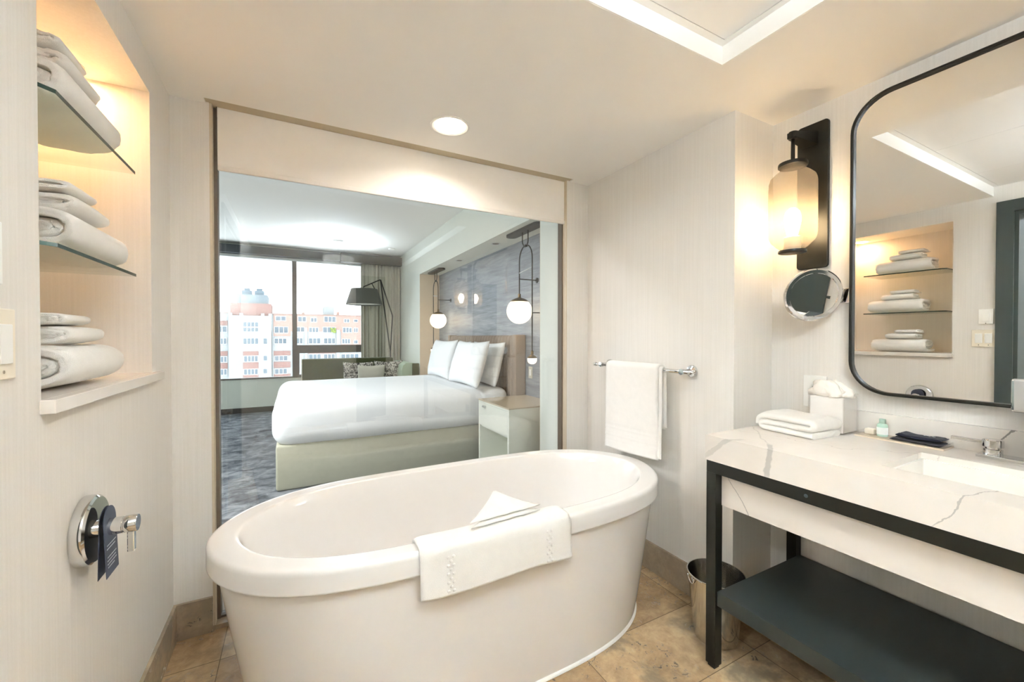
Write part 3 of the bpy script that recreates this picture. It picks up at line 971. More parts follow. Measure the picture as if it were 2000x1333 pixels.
# folded towel on the counter
def zfold(x0, x1, y0, y1, z0, th, seed, slope=0):
    """three layer fold, folds run along X, open ends at low Y"""
    L = []
    r = th * .52
    zc = [z0 + th * .5 + k * th * 1.04 for k in range(4)]
    L += [(y0 + .010, zc[0]), (y1 - r, zc[0])]
    L += [(y1 - r + r * math.sin(a), zc[0] + r * (1 - math.cos(a))) for a in [PI * k / 8 for k in range(1, 8)]]
    L += [(y1 - r, zc[1]), (y0 + r + .012, zc[1])]
    L += [(y0 + r + .012 - r * math.sin(a), zc[1] + r * (1 - math.cos(a))) for a in [PI * k / 8 for k in range(1, 8)]]
    L += [(y0 + r + .012, zc[2]), (y1 - r * 1.4, zc[2] + .001)]
    L += [(y1 - r * 1.4 + 2.2 * r * math.sin(a), zc[2] + .001 - (zc[2] - z0 - th * .55) * (1 - math.cos(a)) * .5 * 1.0) for a in [PI * k / 10 for k in range(1, 6)]]
    L += [(y1 + r * .85, z0 + th * .9)]
    pts = []
    for i in range(len(L) - 1):
        k = max(1, int(math.dist(L[i], L[i + 1]) / .008))
        for q in range(k): pts.append((L[i][0] + (L[i + 1][0] - L[i][0]) * q / k, L[i][1] + (L[i + 1][1] - L[i][1]) * q / k))
    pts.append(L[-1])
    rows = []
    for i, (y, z) in enumerate(pts):
        a, b = pts[max(0, i - 1)], pts[min(len(pts) - 1, i + 1)]
        d = Vector((b[0] - a[0], b[1] - a[1])).normalized()
        ny, nz = -d.y, d.x
        ot, it = [], []
        for j in range(27):
            u = j / 26
            x = x0 + (x1 - x0) * u
            e = 1 - .5 * max(0, 1 - min(u, 1 - u) / .05)
            hgt = (z - z0) / (th * 3)
            dr = (-.006 * (abs(u - .5) * 2) ** 3 * hgt + .004 * noise.noise(Vector((u * 3, y * 12, seed))) * hgt)
            dy = .006 * noise.noise(Vector((u * 4, z * 30, seed + 5)))
            ot.append((x, y + dy + ny * th / 2 * e, z + dr + nz * th / 2 * e)); it.append((x, y + dy - ny * th / 2 * e, z + dr - nz * th / 2 * e))
        rows.append(ot + it[::-1])
    return MB().grid(rows, closev=True, caps=True)
o = zfold(1.655, 1.822, .775, .985, ct + .001, .0235, 5).build('folded_towel', 'towel', None, (1.74, .88, ct))
for v in o.data.vertices:
    p = v.co.copy(); a = math.radians(-5)
    v.co.x, v.co.y = p.x * math.cos(a) - p.y * math.sin(a), p.x * math.sin(a) + p.y * math.cos(a)
tag(o, 'white folded hand towel lying on the vanity top corner', 'towel')

# tissue box
tb = thing('tissue_box', 'square acrylic tissue box with tissue sticking out on the vanity', 'tissue box', (1.885, .84, ct))
X0, X1, Y0, Y1, Z1 = 1.832, 1.950, .775, .898, 1.036
inner = MB().box((X0 + .004, Y0 + .004, ct + .004), (X1 - .004, Y1 - .004, Z1 - .012), .004).build('inner_box', plain('pearl_white_box', 'fbf8f4', .5), tb)
sh = MB()
sh.box((X0, Y0, ct + .0005), (X0 + .0035, Y1, Z1)).box((X1 - .0035, Y0, ct + .0005), (X1, Y1, Z1))
sh.box((X0 + .0035, Y0, ct + .0005), (X1 - .0035, Y0 + .0035, Z1)).box((X0 + .0035, Y1 - .0035, ct + .0005), (X1 - .0035, Y1, Z1))
sh.build('acrylic_cover', 'clear_acrylic', tb)
ts = MB()
for k in range(3):
    rows = []
    for i in range(9):
        v = i / 8
        row = []
        for j in range(28):
            a = 2 * PI * j / 28
            rr = (.05 - .030 * v + .018 * math.sin(v * 3)) * (.55 + .45 * abs(math.sin(a * 2.5 + k * 1.3 + v))) + .012 * noise.noise(Vector((math.cos(a) * 2, math.sin(a) * 2, v * 3 + k * 9)))
            ax_ = math.cos(a) * rr * 1.25; ay_ = math.sin(a) * rr * .75
            row.append((1.875 + ay_ + .008 * k - .006, .842 + ax_ + .016 * (k - 1) - .02 * v * (k - 1), Z1 - .012 + v * (.062 - .012 * k) + .010 * noise.noise(Vector((j * .5, v * 4, k)))))
        rows.append(row)
    ts.grid(rows, closev=True, caps=True)
ts.build('tissue', 'paper', tb)

# amenity tray with bottle, soap, pouch
at = thing('amenity_tray', 'narrow clear acrylic tray of toiletries against the backsplash', 'tray', (1.92, .64, ct))
X0, X1, Y0, Y1 = 1.868, 1.957, .515, .758
MB().box((X0, Y0, ct + .0005), (X1, Y1, ct + .006)).build('tray_base', plain('cream_tray', 'e0d0bc', .25), at)
sh = MB()
sh.box((X0, Y0, ct + .006), (X0 + .003, Y1, ct + .018)).box((X1 - .003, Y0, ct + .006), (X1, Y1, ct + .018))
sh.box((X0 + .003, Y0, ct + .006), (X1 - .003, Y0 + .003, ct + .018)).box((X0 + .003, Y1 - .003, ct + .006), (X1 - .003, Y1, ct + .018))
sh.build('tray_edge', 'clear_acrylic', at)
bt = thing('toiletry_bottle', 'small clear green toiletry bottle standing in the acrylic tray', 'bottle', (1.915, .69, ct + .006))
z = ct + .0065
MB().lathe([(0, z), (.0145, z), (.016, z + .002), (.016, z + .040), (.013, z + .046), (.008, z + .048), (0, z + .048)], (1.915, .69, 0), seg=24).build('bottle_body', 'liquid', bt)
MB().lathe([(.0162, z + .008), (.0163, z + .008), (.0163, z + .034), (.0162, z + .034)], (1.915, .69, 0), seg=24).build('bottle_label', 'label_white', bt)
MB().lathe([(0, z + .048), (.0095, z + .048), (.0095, z + .063), (.0085, z + .064), (0, z + .064)], (1.915, .69, 0), seg=20).build('bottle_cap', 'cap', bt)
o = MB().box((1.905, .712, z), (1.935, .742, z + .022), .006, 4).build('wrapped_soap', 'soap', None, (1.92, .727, z))
tag(o, 'small cream wrapped soap beside the green bottle in the tray', 'soap')
pc = thing('drawstring_pouch', 'navy fabric pouch folded in half in the acrylic tray', 'pouch', (1.912, .578, ct + .007))
def slab(x0, x1, y0, y1, z0, th, bend, seed):
    rows = []
    for i in range(17):
        u = i / 16
        ot, it = [], []
        for j in range(13):
            v = j / 12
            e = min(1, min(u, 1 - u) / .08 + .2, min(v, 1 - v) / .08 + .2)
            h = z0 + bend * (u - .5) ** 2 * 2 + .003 * noise.noise(Vector((u * 5, v * 5, seed)))
            p = (x0 + (x1 - x0) * v, y0 + (y1 - y0) * u)
            ot.append((p[0], p[1], h + th * (.5 + .5 * e))); it.append((p[0], p[1], h + th * (.5 - .5 * e)))
        rows.append(ot + it[::-1])
    return MB().grid(rows, closev=True, caps=True)
slab(1.874, 1.950, .521, .655, z + .001, .009, 0, 1).build('lower_flap', 'navy', pc)
slab(1.876, 1.948, .524, .640, z + .0135, .011, .006, 2).build('upper_flap', 'navy', pc)
pr = MB()
for k, yy in enumerate((.572, .566, .560, .553, .548)):
    pr.lathe([(.0016, 0), (.0028, 0), (.0028, .0006), (.0016, .0006)], (1.905 + (k % 2) * .003, yy, z + .0285), (0, 0, 1), 10)
pr.build('printed_text', 'ink', pc)

# wall outlet behind tissue box
t = thing('wall_outlet', 'white wall outlet plate behind the tissue box', 'outlet', (XM, .94, 1.02))
MB().box((XM - .007, .895, .955), (XM - .0003, .985, 1.092), .002).build('cover_plate', 'switch_white', t)
MB().box((XM - .0092, .922, .985), (XM - .007, .958, 1.055), .0008).build('socket_face', 'switch_white', t)
MB().box((XM - .0096, .930, 1.035), (XM - .0092, .933, 1.046)).box((XM - .0096, .946, 1.035), (XM - .0092, .949, 1.046)).build('slot', 'slot', t)

# ------------------------------------------------------------------ wall mirror
MY0, MY1, MZ0, MZ1, MR = -.275, .806, 1.04, 2.178, .125
mr = thing('wall_mirror', 'large rounded-corner wall mirror with thin black frame above the vanity', 'mirror', (XM, .27, 1.6))
def rrect(y0, y1, z0, z1, r, K=12):
    pts = []
    for cy, cz, a0 in ((y1 - r, z1 - r, 0), (y0 + r, z1 - r, PI / 2), (y0 + r, z0 + r, PI), (y1 - r, z0 + r, 1.5 * PI)):
        for k in range(K + 1):
            a = a0 + PI / 2 * k / K
            pts.append((cy + r * math.cos(a), cz + r * math.sin(a)))
    return pts
fo, fi = rrect(MY0, MY1, MZ0, MZ1, MR), rrect(MY0 + .011, MY1 - .011, MZ0 + .011, MZ1 - .011, MR - .011)
prof = [(0, 0), (0, .040), (.3, .0425), (.75, .0425), (1, .040), (1, .0)]
rows = []
for a, d in prof:
    rows.append([(XM - .0006 - d, p[0] + (q[0] - p[0]) * a, p[1] + (q[1] - p[1]) * a) for p, q in zip(fo, fi)])
MB().grid(rows, closeu=True, closev=True, smooth=False).build('mirror_frame', 'black', mr)
MB().prism([(p[0], p[1]) for p in fi], XM - .030, XM - .024, axis=0).build('mirror_glass', 'mirror', mr)

# ------------------------------------------------------------------ sconces
def sconce():
    cy, cx = .972, 1.852
    t = thing('wall_sconce', 'lit black wall sconce with frosted lantern glass left of the mirror', 'wall light', (XM, cy, 1.86), 'sconces beside the mirror')
    py0, py1, pz0, pz1 = .893, 1.013, 1.552, 2.172
    poly = rrect(py0, py1, pz0, pz1, .014, 5)
    MB().prism(poly, XM - .014, XM - .0004, axis=0, bev=.002).build('back_plate', 'black', t)
    a = MB()
    rows = []
    for k in range(7):
        f = k / 6
        x = XM - .014 - f * (XM - .014 - cx + .014)
        hh, ww = .034 - .020 * f, .030 - .014 * f
        zc = 2.112 - .006 * f
        rows.append([(x, cy - .01 + .01 * f - ww, zc - hh), (x, cy - .01 + .01 * f + ww, zc - hh), (x, cy - .01 + .01 * f + ww, zc + hh * .6), (x, cy - .01 + .01 * f - ww, zc + hh * .6)])
    a.grid(rows, closev=True, smooth=False, caps=True)
    a.lathe([(0, 2.088), (.016, 2.088), (.016, 2.118), (0, 2.118)], (cx, cy, 0), seg=16)
    a.build('arm', 'black', t)
    MB().tube([(cx, cy, 2.09), (cx, cy, 1.985)], .0075, 12).build('hanging_rod', 'black', t)
    MB().lathe([(0, 1.988), (.052, 1.988), (.053, 1.984), (.053, 1.974), (.050, 1.972), (0, 1.972)], (cx, cy, 0), seg=40).build('top_cap', 'black', t)
    MB().lathe([(.046, 1.971), (.046, 1.958), (.064, 1.944), (.080, 1.928), (.0855, 1.910), (.0865, 1.885), (.0865, 1.700), (.0855, 1.682), (.078, 1.662), (.058, 1.640), (.044, 1.628), (.044, 1.624)], (cx, cy, 0), seg=56).build('lamp_shade', 'frosted', t)
    MB().lathe([(0, 1.622), (.050, 1.622), (.051, 1.618), (.051, 1.613), (.048, 1.611), (0, 1.611)], (cx, cy, 0), seg=40).build('bottom_cap', 'black', t)
    MB().lathe([(0, 1.623), (.030, 1.623), (.030, 1.675), (.026, 1.680), (0, 1.680)], (cx, cy, 0), seg=28).build('bulb_socket', 'paper', t)
    MB().lathe([(0, 1.681), (.017, 1.683), (.022, 1.700), (.029, 1.735), (.031, 1.755), (.026, 1.782), (.012, 1.798), (0, 1.80)], (cx, cy, 0), seg=28).build('bulb', 'bulb', t)
    return t
s1 = sconce()
dup(s1, (XM, -.438, 1.86), 'lit black wall sconce with frosted lantern glass right of the mirror')

# magnifying mirror
mm = thing('magnifying_mirror', 'round chrome swing-arm shaving mirror below the sconce', 'mirror', (1.94, .84, 1.425))
mc = Vector((1.868, .900, 1.43)); mn = Vector((-.623, -.752, -.205)).normalized()
MB().lathe([(.086, .004), (.089, .0075), (.101, .0075), (.106, .003), (.106, -.006), (.098, -.012), (0, -.016)], mc, mn, 64).build('chrome_ring', 'chrome', mm)
MB().lathe([(0, .0035), (.0865, .0045)], mc, mn, 64).build('mirror_glass', 'mirror', mm)
MB().lathe([(.096, -.014), (.101, -.012), (.104, -.018), (.099, -.022), (.094, -.018), (.096, -.014)], mc + Vector((.008, .0, -.008)), mn, 64).build('rear_ring', 'chrome', mm)
MB().box((XM - .012, .815, 1.395), (XM - .0004, .848, 1.455), .003).build('wall_bracket', 'chrome', mm)
MB().tube([(XM - .012, .840, 1.425), (1.955, .850, 1.425), (1.93, .92, 1.427), mc - mn * .018], .006, 12).build('swing_arm', 'chrome', mm)

# ------------------------------------------------------------------ doorway and hallway on the left (seen in the mirror)
d = MB()
d.box((XL, .865, 0), (XL + .018, .945, 2.195), .001)
d.box((XL, -.02, 0), (XL + .018, .06, 2.195), .001)
d.box((XL, .06, 2.115), (XL + .018, .865, 2.195), .001)
d.box((XL - .16, .845, 0), (XL, .875, 2.12))
d.box((XL - .16, .05, 0), (XL, .08, 2.12))
d.box((XL - .16, .08, 2.095), (XL, .845, 2.12))
struct('door_1', d, 'door_dark')
struct('floor.001', B((-1.9, -.6, -.12), (-.6, 1.12, 0)), 'travertine')
d = MB()
d.box((.80, YBACK, 0), (1.22, YBACK + .018, 2.16), .001)
struct('door_2', d, 'door_dark')
struct('wall_hall', MB().box((-2.0, -.7, 0), (-1.9, 1.12, 2.5)).box((-2.0, -.7, 0), (-.6, -.6, 2.5)).box((-1.9, 1.06, 0), (XL - .16, 1.118, 2.5)), 'wallpaper')
struct('ceiling.002', B((-2.0, -.7, 2.4), (-.6, 1.12, 2.5)), 'paint')
t = thing('wall_rack', 'two dark rails on the hallway wall seen through the doorway in the mirror', 'rack', (-1.9, .6, 1.4))
for z in (1.62, 1.05):
    MB().tube([(-1.86, .05, z), (-1.86, .95, z)], .012, 10).build('rail', 'lamp_black', t)
MB().box((-1.899, .08, 1.0), (-1.85, .10, 1.7)).build('bracket', 'lamp_black', t)
MB().box((-1.899, .90, 1.0), (-1.85, .92, 1.7)).build('bracket', 'lamp_black', t)

# ------------------------------------------------------------------ bedroom shell
struct('floor.002', B((-5.3, 2.30, -.12), (2.3, 8.2, 0)), 'carpet')
struct('ceiling.003', B((-5.3, YR - .02, BZ), (2.3, 8.2, BZ + .1)), 'bed_ceiling')
struct('wall_bedroom', MB().box((-5.3, 2.25, 0), (XL - .3, YR, 2.9)).box((-5.3, YR, 0), (-5.2, 8.2, 2.9)), 'bed_wall')
rm = MB()
rm.box((XO, NY1, 0), (2.3, 8.2, BZ + .05))
rm.box((XO, YR - .02, 0), (2.3, NY0, BZ + .05))
rm.box((XO, NY0, NZ), (2.3, NY1, BZ + .05))
struct('wall_headboard', rm, 'bed_wall')
struct('wall_recess', B((XN, NY0, 0), (2.3, NY1, NZ)), 'panel')
struct('trim_2', MB().box((XO + .001, NY1 - .006, 0), (XN, NY1 - .0002, NZ)).box((XO + .001, NY0 + .0002, 0), (XN, NY0 + .006, NZ)), 'niche_warm')
WX0, WX1, WZ0, WZ1 = -5.0, 1.12, .553, 2.60
struct('wall_window', MB().box((-5.3, YW, 0), (2.3, 8.2, WZ0)).box((-5.3, YW, WZ1), (2.3, 8.2, BZ + .05)).box((WX1, YW, WZ0), (2.3, 8.2, WZ1)).box((-5.3, YW, WZ0), (WX0, 8.2, WZ1)), 'sill_wall')
struct('baseboard_window', B((-5.2, YW - .02, 0), (XO, YW, .085)), 'slot')
w2 = bpy.data.objects.new('window_2', None); C.objects.link(w2); w2['kind'] = 'structure'; w2.location = (-1.9, YW, 1.5)
f = MB()
f.box((-.036, YW - .02, WZ0), (.036, YW + .06, WZ1))
f.box((-2.5, YW - .02, WZ0), (-2.43, YW + .06, WZ1))
f.box((.036, YW - .02, 1.01), (WX1, YW + .06, 1.11))
f.box((WX0, YW - .02, WZ0), (WX1, YW + .06, WZ0 + .022))
f.box((.036, YW - .015, WZ0), (.072, YW + .05, 1.01)); f.box((.072, YW - .015, .97), (WX1, YW + .05, 1.01)); f.box((.072, YW - .015, WZ0), (WX1, YW + .05, .60))
f.build('window_frame', 'win_frame', w2)
MB().box((WX0, YW - .03, WZ1 - .045), (WX1, YW + .05, WZ1)).box((WX1 - .03, YW - .03, WZ0), (WX1, YW + .05, WZ1 - .045)).build('white_bead', 'win_white', w2)
MB().box((WX0, YW + .02, WZ0 + .02), (WX1, YW + .026, WZ1)).build('window_pane', 'window_glass', w2)
o = B((-5.0, YW - .13, WZ1 + .005), (.72, YW - .002, 2.735), .003).build('shade_pelmet', 'valance', None, (-2, YW, 2.7))
tag(o, 'dark blue grey shade box along the top of the bedroom window', 'pelmet')
o = B((.722, YW - .24, 2.582), (XO - .002, YW - .002, 2.735), .003).build('curtain_pelmet', 'valance_brown', None, (1.2, YW, 2.7))
tag(o, 'dark brown box above the curtain in the bedroom corner', 'pelmet')

# curtain
rows = []
x0, x1 = 1.07, XO - .008
nn = 150
for z in (2.58, 2.3, 1.6, .9, .3, .03):
    row = []
    for i in range(nn + 1):
        u = i / nn
        amp = .028 + .012 * (2.58 - z) / 2.5
        row.append((x0 + (x1 - x0) * u + .008 * math.sin(u * 61), YW - .125 + amp * (.65 + .35 * math.sin(u * 17)) * math.sin(u * 2 * PI * 10 + 1.6 * math.sin(u * 13)) , z))
    rows.append(row)
o = MB().grid(rows)
o = o.build('curtain', 'curtain', None, (1.4, YW - .12, 0))
sd = o.modifiers.new('solid', 'SOLIDIFY'); sd.thickness = .004
tag(o, 'full length oatmeal curtain gathered at the right of the bedroom window', 'curtain')

# bedroom recess downlights
for x, y, l in ((1.93, 5.12, 'dark recessed spot over the far half of the bed recess'), (1.93, 4.01, 'dark recessed spot over the near half of the bed recess')):
    t = thing('recessed_spot', l, 'ceiling light', (x, y, NZ), 'spots over the headboard')
    MB().lathe([(.055, NZ), (.055, NZ - .003), (.042, NZ - .003), (.036, NZ - .0005)], (x, y, 0)).build('trim_ring', 'win_white', t)
    MB().lathe([(0, NZ - .0008), (.040, NZ - .0008)], (x, y, 0)).build('lamp_lens', 'bronze', t)
t = thing('smoke_detector', 'small white disc on the bedroom ceiling near the curtain corner', 'smoke detector', (1.48, 7.2, BZ))
MB().lathe([(0, BZ - .03), (.04, BZ - .03), (.055, BZ - .02), (.058, BZ - .0003), (0, BZ - .0003)], (1.48, 7.2, 0)).build('detector_body', 'switch_white', t)

# ------------------------------------------------------------------ bed
bed = thing('bed', 'large bed made up with white duvet over a sage green base', 'bed', (.95, 4.705, 0))
by0, by1, bx0 = 3.775, 5.61, -.16
MB().box((bx0 + .02, by0 + .02, .002), (1.98, by1 - .02, .37), .02, 3).build('bed_base', 'skirt', bed)
def pillowbox(a, b, r, K=8, sag=0, seed=0):
    bm = bmesh.new()
    mb = MB().box(a, b, r, K)
    bmesh.ops.subdivide_edges(mb.bm, edges=[e for e in mb.bm.edges if e.calc_length() > .25], cuts=16, use_grid_fill=True)
    for v in mb.bm.verts:
        q = Vector((v.co.x * 2.2, v.co.y * 2.2, v.co.z * 4 + seed))
        v.co += Vector((noise.noise(q) * .5, noise.noise(q + Vector((9, 0, 0))), noise.noise(q + Vector((0, 9, 0))) * .6)) * sag
    for f in mb.bm.faces: f.smooth = True
    return mb
pillowbox((bx0 - .01, by0 - .012, .345), (1.955, by1 + .012, .735), .135, 8, .010, 2).build('duvet', 'sheet', bed)
MB().box((1.62, by0 - .016, .36), (1.97, by1 + .016, .728), .09, 6).build('turned_down_sheet', 'sheet', bed)
# channelled headboard
hb = MB()
rows = []
nch = 26
hy0, hy1 = 3.737, 5.673
for z in (.30, .8, 1.20, 1.255, 1.272):
    row = []
    for i in range(nch * 8 + 1):
        u = i / (nch * 8)
        ph = (u * nch) % 1
        bul = .027 * math.sqrt(max(0, 1 - (2 * ph - 1) ** 2))
        top = 0 if z < 1.25 else (.012 if z < 1.27 else .03)
        row.append((2.012 - bul + top, hy0 + (hy1 - hy0) * u, z))
    rows.append(row)
hb.grid(rows)
hb.build('headboard', 'headboard', bed)
hb = MB()
hb.box((2.022, hy0 - .01, .25), (2.108, hy1 + .01, 1.268), .01)
hb.box((1.985, hy0 - .075, .25), (2.108, hy0, 1.278), .012, 3)
hb.box((1.985, hy1, .25), (2.108, hy1 + .075, 1.278), .012, 3)
hb.build('headboard_frame', 'headboard', bed)

def pillow(name, w_, h_, t_, m, loc, rot, label, group, cat='pillow', crease=.0, seed=0):
    K = 26
    top, bot = [], []
    for sgn in (1, -1):
        rows = []
        for i in range(K + 1):
            u = 2 * i / K - 1
            row = []
            for j in range(K + 1):
                v = 2 * j / K - 1
                e = max(0, (1 - u * u) * (1 - v * v)) ** .42
                x = u * w_ / 2 * (1 - .07 * (1 - v * v))
                y = v * h_ / 2 * (1 - .09 * (1 - u * u))
                z = sgn * t_ / 2 * e + .012 * e * noise.noise(Vector((u * 2.2 + seed, v * 2.2, sgn * 3)))
                row.append((x, y, z))
            rows.append(row)
        top.append(rows)
    mb = MB().grid(top[0]).grid(top[1])
    bmesh.ops.remove_doubles(mb.bm, verts=mb.bm.verts, dist=1e-5)
    bmesh.ops.recalc_face_normals(mb.bm, faces=mb.bm.faces)
    o = mb.build(name, m)
    o.location = loc; o.rotation_euler = rot
    return tag(o, label, cat, group)
def lean(name, w_, h_, t_, m, base, yaw, tilt, label, group, cat='pillow', seed=0, roll=0):
    """pillow standing on its long edge: width along (rotated) Y, leaning back towards +X"""
    R = Matrix.Rotation(yaw, 3, 'Z') @ Matrix.Rotation(tilt, 3, 'Y') @ Matrix.Rotation(roll, 3, 'X') @ Matrix(((0, 0, -1), (-1, 0, 0), (0, 1, 0)))
    c = Vector(base) + R @ Vector((0, h_ / 2, 0))
    return pillow(name, w_, h_, t_, m, c, R.to_euler(), label, group, cat, seed=seed)
G = 'white bed pillows'
lean('bed_pillow', .86, .50, .19, 'sheet', (1.60, 4.18, .735), 0, math.radians(16), 'front white bed pillow nearest the glass', G, seed=1)
lean('bed_pillow', .86, .50, .19, 'sheet', (1.62, 5.10, .735), 0, math.radians(14), 'front white bed pillow on the window side', G, seed=2)
lean('bed_pillow', .84, .48, .18, 'sheet', (1.815, 4.20, .735), 0, math.radians(14), 'rear white bed pillow against headboard by the nightstand', G, seed=3)
lean('bed_pillow', .84, .48, .18, 'sheet', (1.82, 5.14, .735), 0, math.radians(14), 'rear white bed pillow behind the front pillow on the window side', G, seed=4)

# ------------------------------------------------------------------ nightstands
def nightstand():
    x0, x1, y0, y1, zt = 1.575, 2.105, 3.02, 3.655, .658
    t = thing('nightstand', 'sage lacquer nightstand with one drawer between bed and glass partition', 'nightstand', (1.88, 3.3375, 0), 'nightstands beside the bed')
    s = MB()
    s.box((x0, y0, .002), (x1, y0 + .028, zt - .012)); s.box((x0, y1 - .028, .002), (x1, y1, zt - .012))
    s.box((x1 - .02, y0 + .028, .002), (x1, y1 - .028, zt - .012)); s.box((x0, y0 + .028, .002), (x1 - .02, y1 - .028, .05))
    s.box((x0, y0 + .028, zt - .028), (x1 - .02, y1 - .028, zt - .012)); s.box((x0 + .02, y0 + .028, .395), (x1 - .02, y1 - .028, .412))
    s.build('cabinet_body', 'nightstand', t)
    MB().box((x0 - .004, y0 - .003, zt - .012), (x1, y1 + .003, zt), .001).build('top', 'nightstand_top', t)
    dr = MB().box((x0 - .001, y0 + .03, .414), (x0 + .016, y1 - .03, zt - .030), .001).build('drawer', 'nightstand', t)
    MB().box((x0 - .026, 3.48, .597), (x0 - .001, 3.52, .614), .002).build('pull', 'chrome', dr)
    return t
ns = nightstand()
dup(ns, (1.88, 6.075, 0), 'sage lacquer nightstand on the window side of the bed')

# ------------------------------------------------------------------ pendants
def pendant():
    x, yc = 1.91, 3.33
    t = thing('pendant_lamp', 'double globe pendant lamp nearest the glass, larger globe towards the bed', 'pendant lamp', (x, yc, NZ), 'pendant lamps beside the bed')
    poly = []
    for k in range(24):
        a = 2 * PI * k / 24
        poly.append((x + .055 * math.cos(a), yc + .02 + (.25 if math.sin(a) >= 0 else -.25) + .055 * math.sin(a)))
    MB().prism(poly, NZ - .022, NZ - .0003).build('canopy', 'lamp_black', t)
    u = [(x, yc + .055, NZ - .02), (x, yc + .055, 2.15)] + [(x, yc + .05 * math.cos(a), 2.15 - .045 * math.sin(a)) for a in [PI * k / 8 for k in range(1, 8)]] + [(x, yc - .05, 2.15), (x, yc - .05, NZ - .02)]
    MB().tube(u, .0055, 10).build('upper_hook', 'lamp_black', t)
    yl, yr = yc + .115, yc - .125
    R_ = .12
    lp = [(x, yl, 1.66), (x, yl, 1.98)] + [(x, yc - .005 + R_ * math.cos(a), 1.98 + .135 * math.sin(a)) for a in [PI * k / 12 for k in range(1, 12)]] + [(x, yr, 1.98), (x, yr, 1.12)]
    MB().tube(lp, .006, 10).build('lower_loop', 'lamp_black', t)
    MB().box((x - .012, yc - .022, 2.098), (x + .012, yc + .022, 2.116), .002).build('clasp', 'lamp_black', t)
    MB().tube([(x, yl, 1.868), (x, yr, 1.892)], .005, 8).build('crossbar', 'win_white', t)
    for y, z in ((yl, 1.812), (yr, 1.478)):
        am = MB().tube([(x, y, z), (XN - .003, y, z)], .005, 8).build('wall_arm', 'lamp_black', t)
        MB().lathe([(0, 0), (.026, 0), (.026, .006), (.008, .012), (0, .012)], (XN - .0005, y, z), (-1, 0, 0), 20).build('wall_flange', 'lamp_black', am)
    gb = MB().sphere((x, yl, 1.504), .122, 40).build('large_globe', 'globe', t)
    MB().lathe([(.012, 1.67), (.014, 1.665), (.014, 1.635), (.03, 1.629), (.06, 1.618), (.088, 1.600), (.0875, 1.592), (.05, 1.610), (0, 1.618)], (x, yl, 0)).build('globe_cap', 'brass', gb)
    gs = MB().lathe([(.042, 1.062), (.043, 1.050), (.040, 1.032), (.030, 1.018), (.015, 1.010), (0, 1.008)], (x, yr, 0)).build('small_globe', 'globe', t)
    MB().lathe([(.010, 1.13), (.012, 1.125), (.012, 1.095), (.030, 1.085), (.043, 1.072), (.043, 1.063), (0, 1.063)], (x, yr, 0)).build('small_globe_cap', 'brass', gs)
    return t
p1 = pendant()
dup(p1, (1.91, 6.08, NZ), 'double globe pendant lamp over the window side of the bed', scale=(1, -1, 1))

# bedside switch plate
t = thing('bedside_switch', 'pale tall switch plate on the plank wall above the near nightstand', 'switch', (XN, 3.565, .9))
MB().box((XN - .008, 3.53, .838), (XN - .0003, 3.60, .955), .002).build('cover_plate', 'pillow_beige', t)
MB().box((XN - .010, 3.55, .865), (XN - .008, 3.58, .928)).build('rocker', 'switch_white', t)

# ------------------------------------------------------------------ sofa, cushions, arc lamp
sf = thing('sofa', 'olive green sofa under the bedroom window with pale sage inside', 'sofa', (.95, 7.2, 0))
MB().box((.12, 6.50, .05), (1.50, 7.25, .42), .03, 3).build('seat', 'sofa', sf)
MB().box((.10, 7.20, .05), (1.50, 7.38, .90), .02, 3).build('backrest', 'sofa', sf)
MB().box((.092, 7.19, .05), (.102, 7.385, .905), .002).build('edge_highlight', 'pillow_beige', sf)  # edge highlight of the backrest, modelled as a pale strip
rows = []
for y in (6.55, 6.8, 7.3, 7.385):
    rows.append([(1.50, y, .05), (1.50, y, .72), (1.52, y, .80), (1.57, y, .835), (1.66, y, .84), (1.735, y, .82), (1.765, y, .76), (1.772, y, .05)])
MB().grid(rows, closev=True, caps=True, smooth=False).build('arm', 'sofa_light', sf)
MB().box((1.66, 6.52, .05), (1.772, 6.548, .83), .012, 3).build('arm_front', 'sofa', sf)
for (xx, ww) in ((.14, .1), (1.4, .1)):
    MB().box((xx, 6.55, .0005), (xx + .05, 6.60, .05)).build('foot', 'lamp_black', sf)
    MB().box((xx, 7.25, .0005), (xx + .05, 7.30, .05)).build('foot', 'lamp_black', sf)
G = 'cushions on the sofa'
lean('sofa_cushion', .46, .46, .15, 'patterned', (.89, 6.98, .42), math.radians(-90), math.radians(-16) * -1, 'mottled grey cushion at the left end of the sofa group', G, 'cushion', 5)
lean('sofa_cushion', .46, .46, .15, 'patterned', (1.36, 6.99, .42), math.radians(-90), math.radians(14), 'mottled grey cushion in the right corner of the sofa', G, 'cushion', 6)
lean('sofa_cushion', .42, .42, .14, 'pillow_beige', (1.06, 6.80, .42), math.radians(-90), math.radians(18), 'plain beige cushion in front of the mottled ones', G, 'cushion', 7)
for o in C.objects:
    if o.name.startswith('sofa_cushion'): pass

